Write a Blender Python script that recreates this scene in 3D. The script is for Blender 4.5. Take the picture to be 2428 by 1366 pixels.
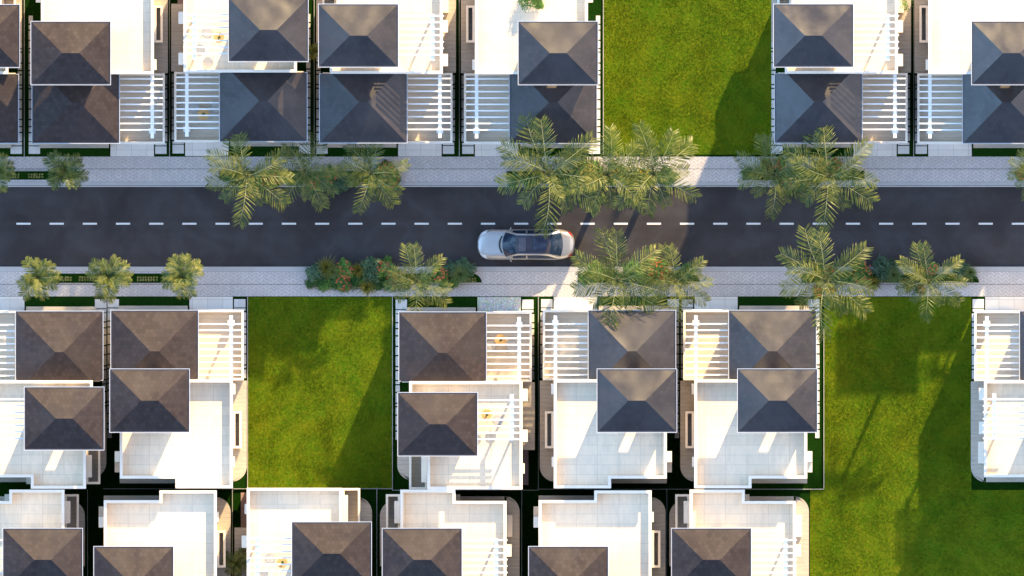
import bpy, bmesh, math, random
import numpy as np
from mathutils import Vector, Matrix
R = math.radians
for o in list(bpy.data.objects): bpy.data.objects.remove(o)
scene = bpy.context.scene
COL = scene.collection
S = 44.0                                     # photograph pixels per metre (parallel top view)
def X(p): return (p-1214.0)/S
def Y(p): return (683.0-p)/S

# ---------------------------------------------------------------- camera, sky, sun, exposure
cam = bpy.data.cameras.new('camera'); camo = bpy.data.objects.new('camera', cam); COL.objects.link(camo)
cam.type = 'ORTHO'; cam.ortho_scale = 2428/S; cam.clip_end = 500; cam.clip_start = 0.1
camo.location = (0, 0, 70); camo.rotation_euler = (0, 0, 0)
scene.camera = camo
SUN_EL, SUN_AZ = 25.6, 23.6                  # degrees above horizon, degrees east of north (+Y)
world = bpy.data.worlds.new("World"); scene.world = world; world.use_nodes = True
wn = world.node_tree; wn.nodes.clear()
wo = wn.nodes.new('ShaderNodeOutputWorld'); wb = wn.nodes.new('ShaderNodeBackground')
sky = wn.nodes.new('ShaderNodeTexSky'); sky.sky_type = 'NISHITA'; sky.sun_disc = False
sky.sun_elevation = R(SUN_EL); sky.sun_rotation = R(SUN_AZ); sky.air_density = 1.2; sky.dust_density = .6; sky.ozone_density = 3.0
# thin bright clouds in the sky
wtc = wn.nodes.new('ShaderNodeTexCoord'); wns = wn.nodes.new('ShaderNodeTexNoise'); wns.inputs['Scale'].default_value = 3.2; wns.inputs['Detail'].default_value = 7
wr = wn.nodes.new('ShaderNodeMapRange'); wr.inputs[1].default_value = .44; wr.inputs[2].default_value = .84
wm = wn.nodes.new('ShaderNodeMixRGB'); wm.inputs[2].default_value = (4.8, 7.2, 12.0, 1)
wn.links.new(wtc.outputs['Generated'], wns.inputs['Vector']); wn.links.new(wns.outputs['Fac'], wr.inputs[0]); wn.links.new(wr.outputs[0], wm.inputs[0])
wn.links.new(sky.outputs[0], wm.inputs[1])
last = wm.outputs[0]
for (dx, dy, dz, lo, col, nsc, a0, a1) in ((-.79, 0., .61, .72, (9, 16, 25, 1), 6., .30, .62), (.79, .05, .61, .75, (16, 15.2, 16, 1), 5., .38, .66)):   # cloud banks added west and east to brighten the roof reflections
    nz = wn.nodes.new('ShaderNodeVectorMath'); nz.operation = 'DOT_PRODUCT'; nz.inputs[1].default_value = (dx, dy, dz); wn.links.new(wtc.outputs['Generated'], nz.inputs[0])
    m1 = wn.nodes.new('ShaderNodeMapRange'); m1.inputs[1].default_value = lo; m1.inputs[2].default_value = 1.0; wn.links.new(nz.outputs['Value'], m1.inputs[0])
    n2 = wn.nodes.new('ShaderNodeTexNoise'); n2.inputs['Scale'].default_value = nsc; n2.inputs['Detail'].default_value = 5; wn.links.new(wtc.outputs['Generated'], n2.inputs['Vector'])
    m2 = wn.nodes.new('ShaderNodeMapRange'); m2.inputs[1].default_value = a0; m2.inputs[2].default_value = a1; wn.links.new(n2.outputs['Fac'], m2.inputs[0])
    mm = wn.nodes.new('ShaderNodeMath'); mm.operation = 'MULTIPLY'; wn.links.new(m1.outputs[0], mm.inputs[0]); wn.links.new(m2.outputs[0], mm.inputs[1])
    mq = wn.nodes.new('ShaderNodeMixRGB'); mq.inputs[2].default_value = col; wn.links.new(mm.outputs[0], mq.inputs[0]); wn.links.new(last, mq.inputs[1]); last = mq.outputs[0]
wn.links.new(last, wb.inputs[0]); wb.inputs[1].default_value = 0.10
wn.links.new(wb.outputs[0], wo.inputs[0])
sun = bpy.data.lights.new('sun', 'SUN'); sun.energy = 5.0; sun.angle = R(.8); sun.color = (1.0, .73, .38)
suno = bpy.data.objects.new('sun', sun); COL.objects.link(suno)
sd = Vector((math.cos(R(SUN_EL))*math.sin(R(SUN_AZ)), math.cos(R(SUN_EL))*math.cos(R(SUN_AZ)), math.sin(R(SUN_EL))))
suno.rotation_euler = sd.to_track_quat('Z', 'Y').to_euler()
suno.location = sd*80
scene.view_settings.view_transform = 'Standard'; scene.view_settings.look = 'None'
scene.view_settings.exposure = 1.25; scene.view_settings.gamma = 1

# ---------------------------------------------------------------- helpers
def put(o, parent=None):
    COL.objects.link(o)
    if parent is not None: o.parent = parent
    return o
def tag(o, label=None, cat=None, group=None, kind=None):
    if label: o['label'] = label
    if cat: o['category'] = cat
    if group: o['group'] = group
    if kind: o['kind'] = kind
    return o
def empty(name, loc, label, cat, group=None):
    o = bpy.data.objects.new(name, None); o.location = loc; o.empty_display_size = .3
    COL.objects.link(o); return tag(o, label, cat, group)
class MB:
    def __init__(s, org=(0, 0, 0)): s.v = []; s.f = []; s.m = []; s.o = Vector(org)
    def face(s, pts, mi=0):
        b = len(s.v); s.v += [tuple(Vector(p)-s.o) for p in pts]; s.f.append(list(range(b, b+len(pts)))); s.m.append(mi)
    def grid(s, rows, mi=0, closed=False):
        b = len(s.v); n = len(rows[0])
        for r in rows: s.v += [tuple(Vector(p)-s.o) for p in r]
        for i in range(len(rows)-1):
            for j in range(n if closed else n-1):
                k = (j+1) % n
                s.f.append([b+i*n+j, b+i*n+k, b+(i+1)*n+k, b+(i+1)*n+j]); s.m.append(mi)
    def box(s, x0, x1, y0, y1, z0, z1, mi=0):
        x0, x1 = min(x0, x1), max(x0, x1); y0, y1 = min(y0, y1), max(y0, y1)
        b = len(s.v)
        s.v += [tuple(Vector(p)-s.o) for p in [(x0,y0,z0),(x1,y0,z0),(x1,y1,z0),(x0,y1,z0),(x0,y0,z1),(x1,y0,z1),(x1,y1,z1),(x0,y1,z1)]]
        for q in [(3,2,1,0),(4,5,6,7),(0,1,5,4),(1,2,6,5),(2,3,7,6),(3,0,4,7)]: s.f.append([b+i for i in q]); s.m.append(mi)
    def prism(s, poly, z0, z1, mi=0):
        a = sum(poly[i][0]*poly[(i+1) % len(poly)][1]-poly[(i+1) % len(poly)][0]*poly[i][1] for i in range(len(poly)))
        if a < 0: poly = poly[::-1]
        n = len(poly); b = len(s.v)
        s.v += [tuple(Vector((p[0], p[1], z0))-s.o) for p in poly]+[tuple(Vector((p[0], p[1], z1))-s.o) for p in poly]
        s.f.append([b+i for i in range(n)][::-1]); s.m.append(mi); s.f.append([b+n+i for i in range(n)]); s.m.append(mi)
        for i in range(n):
            j = (i+1) % n; s.f.append([b+i, b+j, b+n+j, b+n+i]); s.m.append(mi)
    def ring(s, outer, inner, z0, z1, mi=0):
        n = len(outer)
        for i in range(n):
            j = (i+1) % n
            A, B, C, D = outer[i], outer[j], inner[j], inner[i]
            s.face([(A[0],A[1],z1),(B[0],B[1],z1),(C[0],C[1],z1),(D[0],D[1],z1)], mi)
            s.face([(A[0],A[1],z0),(B[0],B[1],z0),(B[0],B[1],z1),(A[0],A[1],z1)], mi)
            s.face([(C[0],C[1],z0),(D[0],D[1],z0),(D[0],D[1],z1),(C[0],C[1],z1)], mi)
            s.face([(A[0],A[1],z0),(D[0],D[1],z0),(C[0],C[1],z0),(B[0],B[1],z0)], mi)
    def tube(s, pts, rad, n=6, mi=0):
        pts = [Vector(p) for p in pts]; rows = []
        for i, p in enumerate(pts):
            d = (pts[min(i+1, len(pts)-1)]-pts[max(i-1, 0)]).normalized()
            a = d.cross(Vector((0, 0, 1)));
            if a.length < 1e-3: a = Vector((1, 0, 0))
            a.normalize(); c = d.cross(a); r = rad[i] if isinstance(rad, (list, tuple)) else rad
            rows.append([p+(a*math.cos(t)+c*math.sin(t))*r for t in [2*math.pi*k/n for k in range(n)]])
        s.grid(rows, mi, True); s.face(rows[0][::-1], mi); s.face(rows[-1], mi)
    def disc(s, c, r, z0, z1, n=24, mi=0):
        s.prism([(c[0]+r*math.cos(2*math.pi*k/n), c[1]+r*math.sin(2*math.pi*k/n)) for k in range(n)], z0, z1, mi)
    def build(s, name, mats, parent=None, smooth=False, fix=False, bev=0):
        me = bpy.data.meshes.new(name); me.from_pydata(s.v, [], s.f)
        if not isinstance(mats, (list, tuple)): mats = [mats]
        for m in mats: me.materials.append(m)
        me.polygons.foreach_set('material_index', s.m)
        if fix or smooth:
            bm = bmesh.new(); bm.from_mesh(me)
            bmesh.ops.remove_doubles(bm, verts=bm.verts, dist=1e-4)
            bmesh.ops.recalc_face_normals(bm, faces=bm.faces)
            bm.to_mesh(me); bm.free()
        if smooth: me.polygons.foreach_set('use_smooth', [True]*len(me.polygons))
        o = put(bpy.data.objects.new(name, me), parent)
        if parent is None: o.location = s.o
        if bev:
            b = o.modifiers.new('bevel', 'BEVEL'); b.width = bev; b.segments = 2; b.limit_method = 'ANGLE'
        return o
def copy_tree(o, parent=None):
    c = o.copy(); COL.objects.link(c)
    if parent is not None: c.parent = parent
    for ch in list(o.children): copy_tree(ch, c)
    return c

# ---------------------------------------------------------------- materials
class NT:
    def __init__(s, name):
        s.m = bpy.data.materials.new(name); s.m.use_nodes = True; s.t = s.m.node_tree
        s.b = s.t.nodes['Principled BSDF']; s.pos = s.n('ShaderNodeNewGeometry').outputs['Position']
    def n(s, t, **k):
        x = s.t.nodes.new(t)
        for a, b in k.items(): setattr(x, a, b)
        return x
    def L(s, a, b): s.t.links.new(a, b)
    def put(s, sock, v):
        if isinstance(v, bpy.types.NodeSocket): s.L(v, sock)
        else: sock.default_value = v
    def math(s, op, a, b=None, c=None, clamp=False):
        x = s.n('ShaderNodeMath', operation=op, use_clamp=clamp); s.put(x.inputs[0], a)
        if b is not None: s.put(x.inputs[1], b)
        if c is not None: s.put(x.inputs[2], c)
        return x.outputs[0]
    def vm(s, op, a, b=None):
        x = s.n('ShaderNodeVectorMath', operation=op); s.put(x.inputs[0], a)
        if b is not None: s.put(x.inputs[1], b)
        return x.outputs['Value'] if op in ('DOT_PRODUCT', 'LENGTH') else x.outputs[0]
    def noise(s, scale, detail=4, vec=None, rough=.5, dist=0):
        x = s.n('ShaderNodeTexNoise'); x.inputs['Scale'].default_value = scale; x.inputs['Detail'].default_value = detail
        x.inputs['Roughness'].default_value = rough; x.inputs['Distortion'].default_value = dist
        s.L(vec if vec is not None else s.pos, x.inputs['Vector']); return x.outputs['Fac']
    def rng(s, v, a, b, c=0., d=1.):
        x = s.n('ShaderNodeMapRange'); s.put(x.inputs[0], v)
        for i, q in enumerate((a, b, c, d)): x.inputs[i+1].default_value = q
        return x.outputs[0]
    def mix(s, f, a, b, bt='MIX'):
        x = s.n('ShaderNodeMixRGB', blend_type=bt); s.put(x.inputs[0], f)
        for i, q in ((1, a), (2, b)):
            if isinstance(q, tuple) and len(q) == 3: q = q+(1,)
            s.put(x.inputs[i], q)
        return x.outputs[0]
    def bump(s, h, st=.3, d=.02, normal=None):
        x = s.n('ShaderNodeBump'); x.inputs['Strength'].default_value = st; x.inputs['Distance'].default_value = d; s.put(x.inputs['Height'], h)
        if normal is not None: s.L(normal, x.inputs['Normal'])
        return x.outputs[0]
    def fin(s, col=None, rough=None, nrm=None, spec=None, metal=None):
        if col is not None:
            if isinstance(col, tuple) and len(col) == 3: col = col+(1,)
            s.put(s.b.inputs['Base Color'], col)
        if rough is not None: s.put(s.b.inputs['Roughness'], rough)
        if nrm is not None: s.L(nrm, s.b.inputs['Normal'])
        if spec is not None: s.put(s.b.inputs['Specular IOR Level'], spec)
        if metal is not None: s.b.inputs['Metallic'].default_value = metal
        return s.m
def plain(name, col, rough=.6, var=.12, scale=3., spec=.4, metal=0, bump=0):
    t = NT(name); n = t.noise(scale, 6)
    c = t.mix(t.rng(n, .3, .7), tuple(q*(1-var) for q in col), tuple(min(1, q*(1+var)) for q in col))
    return t.fin(c, rough, t.bump(t.noise(scale*14, 3), bump, .01) if bump else None, spec, metal)

def m_wall():
    t = NT('white_render'); n = t.noise(1.1, 7); n2 = t.noise(9, 5)
    c = t.mix(t.rng(n, .35, .7), (.82, .74, .63), (.74, .67, .585)); c = t.mix(t.rng(n2, .5, .8, 0, .25), c, (.62, .61, .6))
    return t.fin(c, .6, t.bump(t.noise(60, 3), .12, .01), .3)
def m_deck():
    t = NT('pale_roof_tiles'); sp = t.n('ShaderNodeSeparateXYZ'); t.L(t.pos, sp.inputs[0])
    u = t.math('MULTIPLY', sp.outputs[0], 1/1.15); v = t.math('MULTIPLY', sp.outputs[1], 1/.53)
    cb = t.n('ShaderNodeCombineXYZ'); t.L(t.math('FLOOR', u), cb.inputs[0]); t.L(t.math('FLOOR', v), cb.inputs[1])
    w = t.n('ShaderNodeTexWhiteNoise', noise_dimensions='2D'); t.L(cb.outputs[0], w.inputs['Vector'])
    c = t.mix(w.outputs['Value'], (.87, .72, .54), (.77, .645, .49))
    st = t.noise(1.2, 8, t.vm('MULTIPLY', t.pos, (4., 1.1, 1.)), .65)
    c = t.mix(t.rng(st, .40, .68, 0, .55), c, (.62, .54, .43)); c = t.mix(t.rng(t.noise(.35, 5), .4, .7, 0, .28), c, (.64, .54, .42))
    ln = t.math('MAXIMUM', t.math('LESS_THAN', t.math('FRACT', u), .022), t.math('LESS_THAN', t.math('FRACT', v), .045))
    c = t.mix(t.math('MULTIPLY', ln, .3), c, (.20, .18, .16))
    return t.fin(c, .6, None, .3)
def m_wood(name, a, b_, sx=14, sy=1.2):
    t = NT(name); sc = t.vm('MULTIPLY', t.pos, (sy, sx, 1)); g = t.noise(1.6, 7, sc, .6)
    pl = t.math('FRACT', t.math('MULTIPLY', t.n('ShaderNodeSeparateXYZ').outputs[0], 1)); 
    sep = t.n('ShaderNodeSeparateXYZ'); t.L(t.pos, sep.inputs[0])
    ln = t.math('LESS_THAN', t.math('FRACT', t.math('MULTIPLY', sep.outputs[1], 4.2)), .06)
    c = t.mix(t.rng(g, .3, .7), a, b_); c = t.mix(t.math('MULTIPLY', ln, .5), c, tuple(q*.4 for q in a))
    return t.fin(c, .6, None, .3)
def m_shingle(name, cloud_refl, rough, seed, spec, c0=(.021, .0185, .022), c1=(.036, .030, .034)):
    t = NT(name)
    off = t.vm('ADD', t.pos, (seed*7.3, seed*3.1, 0))
    sp = t.n('ShaderNodeSeparateXYZ'); t.L(off, sp.inputs[0]); cb = t.n('ShaderNodeCombineXYZ'); t.L(sp.outputs[0], cb.inputs[0]); t.L(sp.outputs[1], cb.inputs[1])
    p = t.vm('ADD', t.vm('MULTIPLY', cb.outputs[0], (4.1, 4.1, 1)), (400, 400*1.7320508, 0))
    r = (1, 1.7320508, 1); h = (.5, .8660254, 0)
    a = t.vm('SUBTRACT', t.vm('MODULO', p, r), h)
    b = t.vm('SUBTRACT', t.vm('MODULO', t.vm('SUBTRACT', p, h), r), h)
    less = t.math('LESS_THAN', t.vm('DOT_PRODUCT', a, a), t.vm('DOT_PRODUCT', b, b))
    mx = t.n('ShaderNodeMix', data_type='VECTOR'); t.L(less, mx.inputs[0]); t.L(b, mx.inputs[4]); t.L(a, mx.inputs[5]); g = mx.outputs[1]
    ident = t.vm('SUBTRACT', p, g); wn_ = t.n('ShaderNodeTexWhiteNoise', noise_dimensions='2D'); t.L(t.vm('ADD', ident, (.01, .01, 0)), wn_.inputs['Vector'])
    # snap against float noise
    ag = t.vm('ABSOLUTE', g); e = t.math('MAXIMUM', t.vm('DOT_PRODUCT', ag, (.5, .8660254, 0)), t.vm('DOT_PRODUCT', ag, (1, 0, 0)))
    edge = t.rng(e, .44, .5)
    sn = t.vm('SNAP', t.vm('ADD', ident, (.01, .01, 0)), (.5, .8660254, 1)); t.L(sn, wn_.inputs['Vector'])
    base = t.mix(wn_.outputs['Value'], c0, c1)
    base = t.mix(t.math('MULTIPLY', edge, .75), base, (.014, .012, .013))
    big = t.noise(.33, 5, off, .55, .6); fine = t.noise(30, 3)
    base = t.mix(t.rng(big, .42, .68, 0, cloud_refl), base, (.052, .047, .050))  # pale patches paint cloud reflections into the shingle colour
    base = t.mix(t.rng(fine, .3, .7, 0, .35), base, (.020, .018, .019))
    ro = t.rng(t.noise(.5, 5, off, .6, 1.), .35, .68, rough, rough+.16)
    wav = t.bump(t.noise(.28, 2, off), .9, .35)
    return t.fin(base, ro, wav, spec)
def m_road():
    t = NT('asphalt'); big = t.noise(.26, 6, None, .55, .5); f = t.noise(45, 4, None, .7)
    rid = t.math('ABSOLUTE', t.math('SUBTRACT', t.noise(.40, 4, None, .55, .4), .5)); cloud_sheen = t.rng(rid, .0, .12, 1, 0)
    c = t.mix(t.rng(big, .32, .68), (.020, .018, .021), (.044, .039, .042))
    c = t.mix(t.math('MULTIPLY', cloud_sheen, t.rng(big, .38, .55, 0, .6)), c, (.056, .056, .066))  # bluish cloud reflections put into the asphalt colour
    c = t.mix(t.rng(f, .42, .65, 0, .4), c, (.075, .062, .052)); c = t.mix(t.rng(t.noise(90, 2), .5, .62, 0, .4), c, (.008, .008, .009))
    tr = t.n('ShaderNodeSeparateXYZ'); t.L(t.pos, tr.inputs[0]); yy = tr.outputs[1]
    lane = t.math('MAXIMUM', t.rng(t.math('ABSOLUTE', t.math('SUBTRACT', t.math('ABSOLUTE', t.math('SUBTRACT', yy, 2.4)), .75)), 0, .3, 1, 0), t.rng(t.math('ABSOLUTE', t.math('SUBTRACT', t.math('ABSOLUTE', t.math('SUBTRACT', yy, 4.5)), .75)), 0, .3, 1, 0))
    c = t.mix(t.math('MULTIPLY', lane, .16), c, (.012, .011, .011))
    ro = t.rng(t.noise(.33, 5, None, .55, 1.4), .36, .66, .42, .62)
    return t.fin(c, ro, t.bump(f, .35, .012, t.bump(t.noise(.4, 3), .5, .12)), .2)
def m_paver():
    t = NT('herringbone_pavers'); sp = t.n('ShaderNodeSeparateXYZ'); t.L(t.pos, sp.inputs[0])
    x = t.math('MULTIPLY', sp.outputs[0], 5.0); y = t.math('MULTIPLY', sp.outputs[1], 5.0)
    # herringbone: stepped diagonal of 2:1 bricks
    tri = t.math('ABSOLUTE', t.math('SUBTRACT', t.math('FRACT', t.math('MULTIPLY', x, .5)), .5))
    k = t.math('ADD', y, t.math('MULTIPLY', tri, 2.0)); row = t.math('FRACT', t.math('MULTIPLY', k, 1.0))
    rid = t.math('FLOOR', k); cid = t.math('FLOOR', x)
    cb = t.n('ShaderNodeCombineXYZ'); t.L(rid, cb.inputs[0]); t.L(cid, cb.inputs[1]); w = t.n('ShaderNodeTexWhiteNoise', noise_dimensions='2D'); t.L(cb.outputs[0], w.inputs['Vector'])
    j = t.math('MAXIMUM', t.math('LESS_THAN', row, .16), t.math('MULTIPLY', t.math('LESS_THAN', t.math('FRACT', x), .1), .5))
    c = t.mix(w.outputs['Value'], (.45, .43, .435), (.53, .51, .505)); c = t.mix(t.math('MULTIPLY', j, .8), c, (.21, .205, .235))
    c = t.mix(t.rng(t.noise(.5, 5), .4, .7, 0, .25), c, (.42, .39, .37)); c = t.mix(t.rng(t.noise(40, 3), .4, .7, 0, .2), c, (.2, .2, .2))
    return t.fin(c, .6, t.bump(j, -.4, .01), .3)
def m_grass(name, a, b_, c_, sc=1.):
    t = NT(name); n1 = t.noise(.55*sc, 6, None, .6, .4); n2 = t.noise(6*sc, 6, None, .7); n3 = t.noise(38, 4, None, .75)
    c = t.mix(t.rng(n1, .35, .68), a, b_); c = t.mix(t.rng(n2, .45, .72, 0, .7), c, c_)
    c = t.mix(t.rng(t.noise(2.6*sc, 5, None, .7, .5), .55, .72, 0, .55), c, tuple(q*.45 for q in a)); c = t.mix(t.rng(n3, .45, .68, 0, .6), c, tuple(q*.32 for q in a))
    return t.fin(c, .95, t.bump(t.math('ADD', n3, t.math('MULTIPLY', n2, 2)), .7, .06), .04)
def m_leaf(name, a, b_, rough=.42, trans=.35, yellow=None):
    t = NT(name); n = t.noise(3.5, 4); n2 = t.noise(25, 2)
    c = t.mix(t.rng(n, .3, .7), a, b_)
    oi = t.n('ShaderNodeObjectInfo'); c = t.mix(t.math('MULTIPLY', oi.outputs['Random'], .5), c, tuple(q*.55 for q in a))
    if yellow: c = t.mix(t.rng(n2, .55, .7, 0, .6), c, yellow)
    t.fin(c, rough, None, .3)
    tr = t.n('ShaderNodeBsdfTranslucent'); t.L(c, tr.inputs[0]); ms = t.n('ShaderNodeMixShader'); ms.inputs[0].default_value = trans
    out = [x for x in t.t.nodes if x.type == 'OUTPUT_MATERIAL'][0]
    t.L(t.b.outputs[0], ms.inputs[1]); t.L(tr.outputs[0], ms.inputs[2]); t.L(ms.outputs[0], out.inputs[0]); return t.m
def m_concrete(name, a, lines=True):
    t = NT(name); b = t.n('ShaderNodeTexBrick', offset=0.0); t.L(t.pos, b.inputs['Vector']); b.inputs['Scale'].default_value = 1
    b.inputs['Brick Width'].default_value = .82; b.inputs['Row Height'].default_value = .62; b.inputs['Mortar Size'].default_value = .008 if lines else 0
    b.inputs['Color1'].default_value = tuple(a)+(1,); b.inputs['Color2'].default_value = tuple(q*.9 for q in a)+(1,); b.inputs['Mortar'].default_value = tuple(q*.5 for q in a)+(1,)
    c = t.mix(t.rng(t.noise(2.2, 7, None, .65), .4, .75, 0, .35), b.outputs['Color'], tuple(q*.72 for q in a))
    return t.fin(c, .65, t.bump(t.noise(50, 3), .2, .01), .3)
def m_gravel():
    t = NT('gravel'); v = t.n('ShaderNodeTexVoronoi'); v.inputs['Scale'].default_value = 14; t.L(t.pos, v.inputs['Vector'])
    c = t.mix(t.rng(v.outputs['Distance'], .0, .6), (.80, .80, .76), (.42, .44, .41)); c = t.mix(.4, c, v.outputs['Color'], 'SOFT_LIGHT')
    return t.fin(c, .8, t.bump(v.outputs['Distance'], -.8, .03), .3)
M = {}
M['wall'] = m_wall(); M['deck'] = m_deck()
M['terrace'] = m_wood('terrace_planks', (.48, .42, .34), (.62, .55, .46))
M['slab'] = m_wood('beige_slab', (.36, .31, .26), (.50, .45, .38))
M['redtile'] = m_wood('reddish_planks', (.30, .2, .19), (.38, .27, .25))
M['roof'] = [m_shingle('hexagonal_shingles', .3, .52, 0, .20, (.030, .0205, .020), (.050, .0355, .034)), m_shingle('hexagonal_shingles', .7, .34, 1, .38), m_shingle('hexagonal_shingles', .5, .27, 2, .55)]
M['rim'] = plain('pale_rim_metal', (.55, .56, .60), .4, .05, 2, .5)
M['gutter'] = plain('grey_metal', (.16, .165, .185), .35, .08, 2, .5, .3)
M['trim'] = plain('white_paint', (.8, .8, .79), .45, .04)
M['edge'] = plain('weathered_white', (.34, .35, .34), .7)
M['glass'] = plain('dark_window_glass', (.03, .04, .05), .06, .1, 1, .8)
M['frame'] = plain('dark_frame', (.06, .06, .06), .4)
M['road'] = m_road(); M['paver'] = m_paver()
M['kerb'] = m_concrete('kerb_concrete', (.40, .40, .41), False); M['drive'] = m_concrete('driveway_concrete', (.70, .68, .65)); M['pad'] = m_concrete('pale_stone', (.62, .62, .61), False)
M['line'] = plain('road_paint', (.62, .62, .62), .55, .08, 9)
M['lawn'] = m_grass('clipped_lawn', (.008, .042, .004), (.012, .052, .005), (.007, .032, .003), 2.)
M['lot'] = m_grass('rough_grass', (.074, .168, .006), (.150, .190, .007), (.21, .195, .014))
M['soil'] = plain('dark_soil', (.022, .030, .014), .9, .4, 8, .1, 0, .5)
M['ground'] = m_grass('dark_ground_cover', (.006, .032, .002), (.009, .040, .003), (.005, .026, .002), 2.)
M['blade'] = m_leaf('grass_blades', (.095, .200, .003), (.20, .255, .005), .7, .3)
M['lawnblade'] = m_leaf('lawn_blades', (.010, .052, .004), (.018, .065, .006), .6, .3)
M['palm'] = m_leaf('palm_leaflets', (.024, .072, .013), (.290, .285, .060), .40, .28)
M['rachis'] = plain('leaf_stem', (.26, .27, .11), .5, .2)
M['trunk'] = plain('palm_bark', (.20, .16, .11), .85, .35, 12, .2, 0, .6)
M['dleaf'] = m_leaf('blue_green_leaves', (.035, .095, .045), (.11, .20, .11), .28, .15)
M['gleaf'] = m_leaf('green_leaves', (.07, .19, .03), (.18, .34, .07), .45, .3)
M['hleaf'] = m_leaf('dark_green_leaves', (.03, .11, .02), (.08, .20, .05), .5, .2)
M['spike'] = m_leaf('spiky_leaves', (.09, .16, .05), (.22, .28, .10), .4, .2)
M['yspike'] = m_leaf('yellow_edged_leaves', (.10, .13, .03), (.30, .25, .04), .4, .3)
M['tuft'] = m_leaf('pale_border_leaves', (.30, .34, .10), (.50, .50, .20), .5, .3)
M['red'] = m_leaf('red_petals', (.52, .08, .04), (.68, .22, .10), .5, .2)
M['yel'] = m_leaf('yellow_petals', (.75, .5, .04), (.8, .42, .05), .5, .3)
M['woodtop'] = m_wood('oak_tabletop', (.55, .32, .12), (.68, .42, .18), 5, 5)
M['wire'] = plain('white_wire', (.32, .32, .33), .35, .05, 2, .5, .2); M['cushion'] = plain('pale_cushion', (.40, .39, .38), .8, .08, 6)
M['pot'] = plain('dark_pot', (.06, .05, .05), .5)

# ---------------------------------------------------------------- setting: ground, street, grass
def sheet(name, px0, px1, py0, py1, z, mat, label=None, thick=None, poly=None, nseg=1):
    mb = MB((X((px0+px1)/2), Y((py0+py1)/2), 0))
    if poly: mb.prism([(X(a), Y(b)) for a, b in poly], z-(thick or .03), z)
    elif thick: mb.box(X(px0), X(px1), Y(py0), Y(py1), z-thick, z)
    else: mb.face([(X(px0), Y(py1), z), (X(px1), Y(py1), z), (X(px1), Y(py0), z), (X(px0), Y(py0), z)])
    o = mb.build(name, mat); tag(o, label, None, None, 'structure'); return o
G0 = .12      # level of yards and pavement above the road
W0, W1 = -900, 3330
mb = MB(); mb.face([(-400, -400, -.02), (400, -400, -.02), (400, 400, -.02), (-400, 400, -.02)]); tag(mb.build('ground', M['ground']), 'dark green ground around the villas', kind='structure')
sheet('road', W0, W1, 441, 634, 0.0, M['road'], 'dark asphalt road between two rows of villas')
sheet('yard_ground', W0, W1, -700, 371, G0-.012, M['ground'], 'dark green ground of the upper row of plots', .12)
sheet('yard_ground', W0, W1, 703, 2000, G0-.012, M['ground'], 'dark green ground of the lower plots', .12)
sheet('pavement', W0, W1, 371.5, 400.2, G0, M['paver'], 'upper pavement lane beside the villas', .14)
sheet('pavement', W0, W1, 401.2, 431, G0+.004, M['paver'], 'upper pavement lane beside the kerb', .14)
sheet('pavement', W0, W1, 644.5, 673.7, G0+.004, M['paver'], 'lower pavement lane beside the kerb', .14)
sheet('pavement', W0, W1, 674.7, 702.8, G0, M['paver'], 'lower pavement lane beside the villas', .14)
sheet('kerb', W0, W1, 431.3, 440.2, G0+.01, M['kerb'], 'smooth kerb along the upper edge of the road', .15)
sheet('kerb', W0, W1, 632.5, 644.2, G0+.01, M['kerb'], 'smooth kerb along the lower edge of the road', .15)
sheet('edge_line', W0, W1, 441.4, 442.9, .006, M['line'], 'thin white line along the upper road edge', .004)
sheet('gutter_strip', 1431, 1822, 366.8, 371, .03, M['soil'], 'dark gap between the upper grass plot and the pavement', .02)
mb = MB((0, Y(530.5), 0))
k = -12
while 39+k*78.67 < 3300:
    x = 39+k*78.67; mb.box(X(x), X(x+33.5), Y(528.4), Y(532.8), .004, .009); k += 1
tag(mb.build('lane_marking', M['line']), 'white dashed centre line of the road', kind='structure')
GR = G0+.004
lots = [(1431.5, 1833, -500, 366.5), (588, 929.5, 704.5, 1158), (1954.5, 2303, 704.5, 1162), (1921, 3300, 1162, 2000), (2625, 3300, 704.5, 1162), (2500, 3300, -500, 366.5)]
lot_lab = ['yellow green grass plot above the road', 'grass plot below the road left of the centre villa', 'grass plot below the road towards the right', 'grass at the lower right corner behind the plots',
           'grass beyond the right edge below the road', 'grass beyond the right edge above the road']
for q, l in zip(lots, lot_lab): sheet('grass_plot', *q, GR, M['lot'], l)
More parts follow.
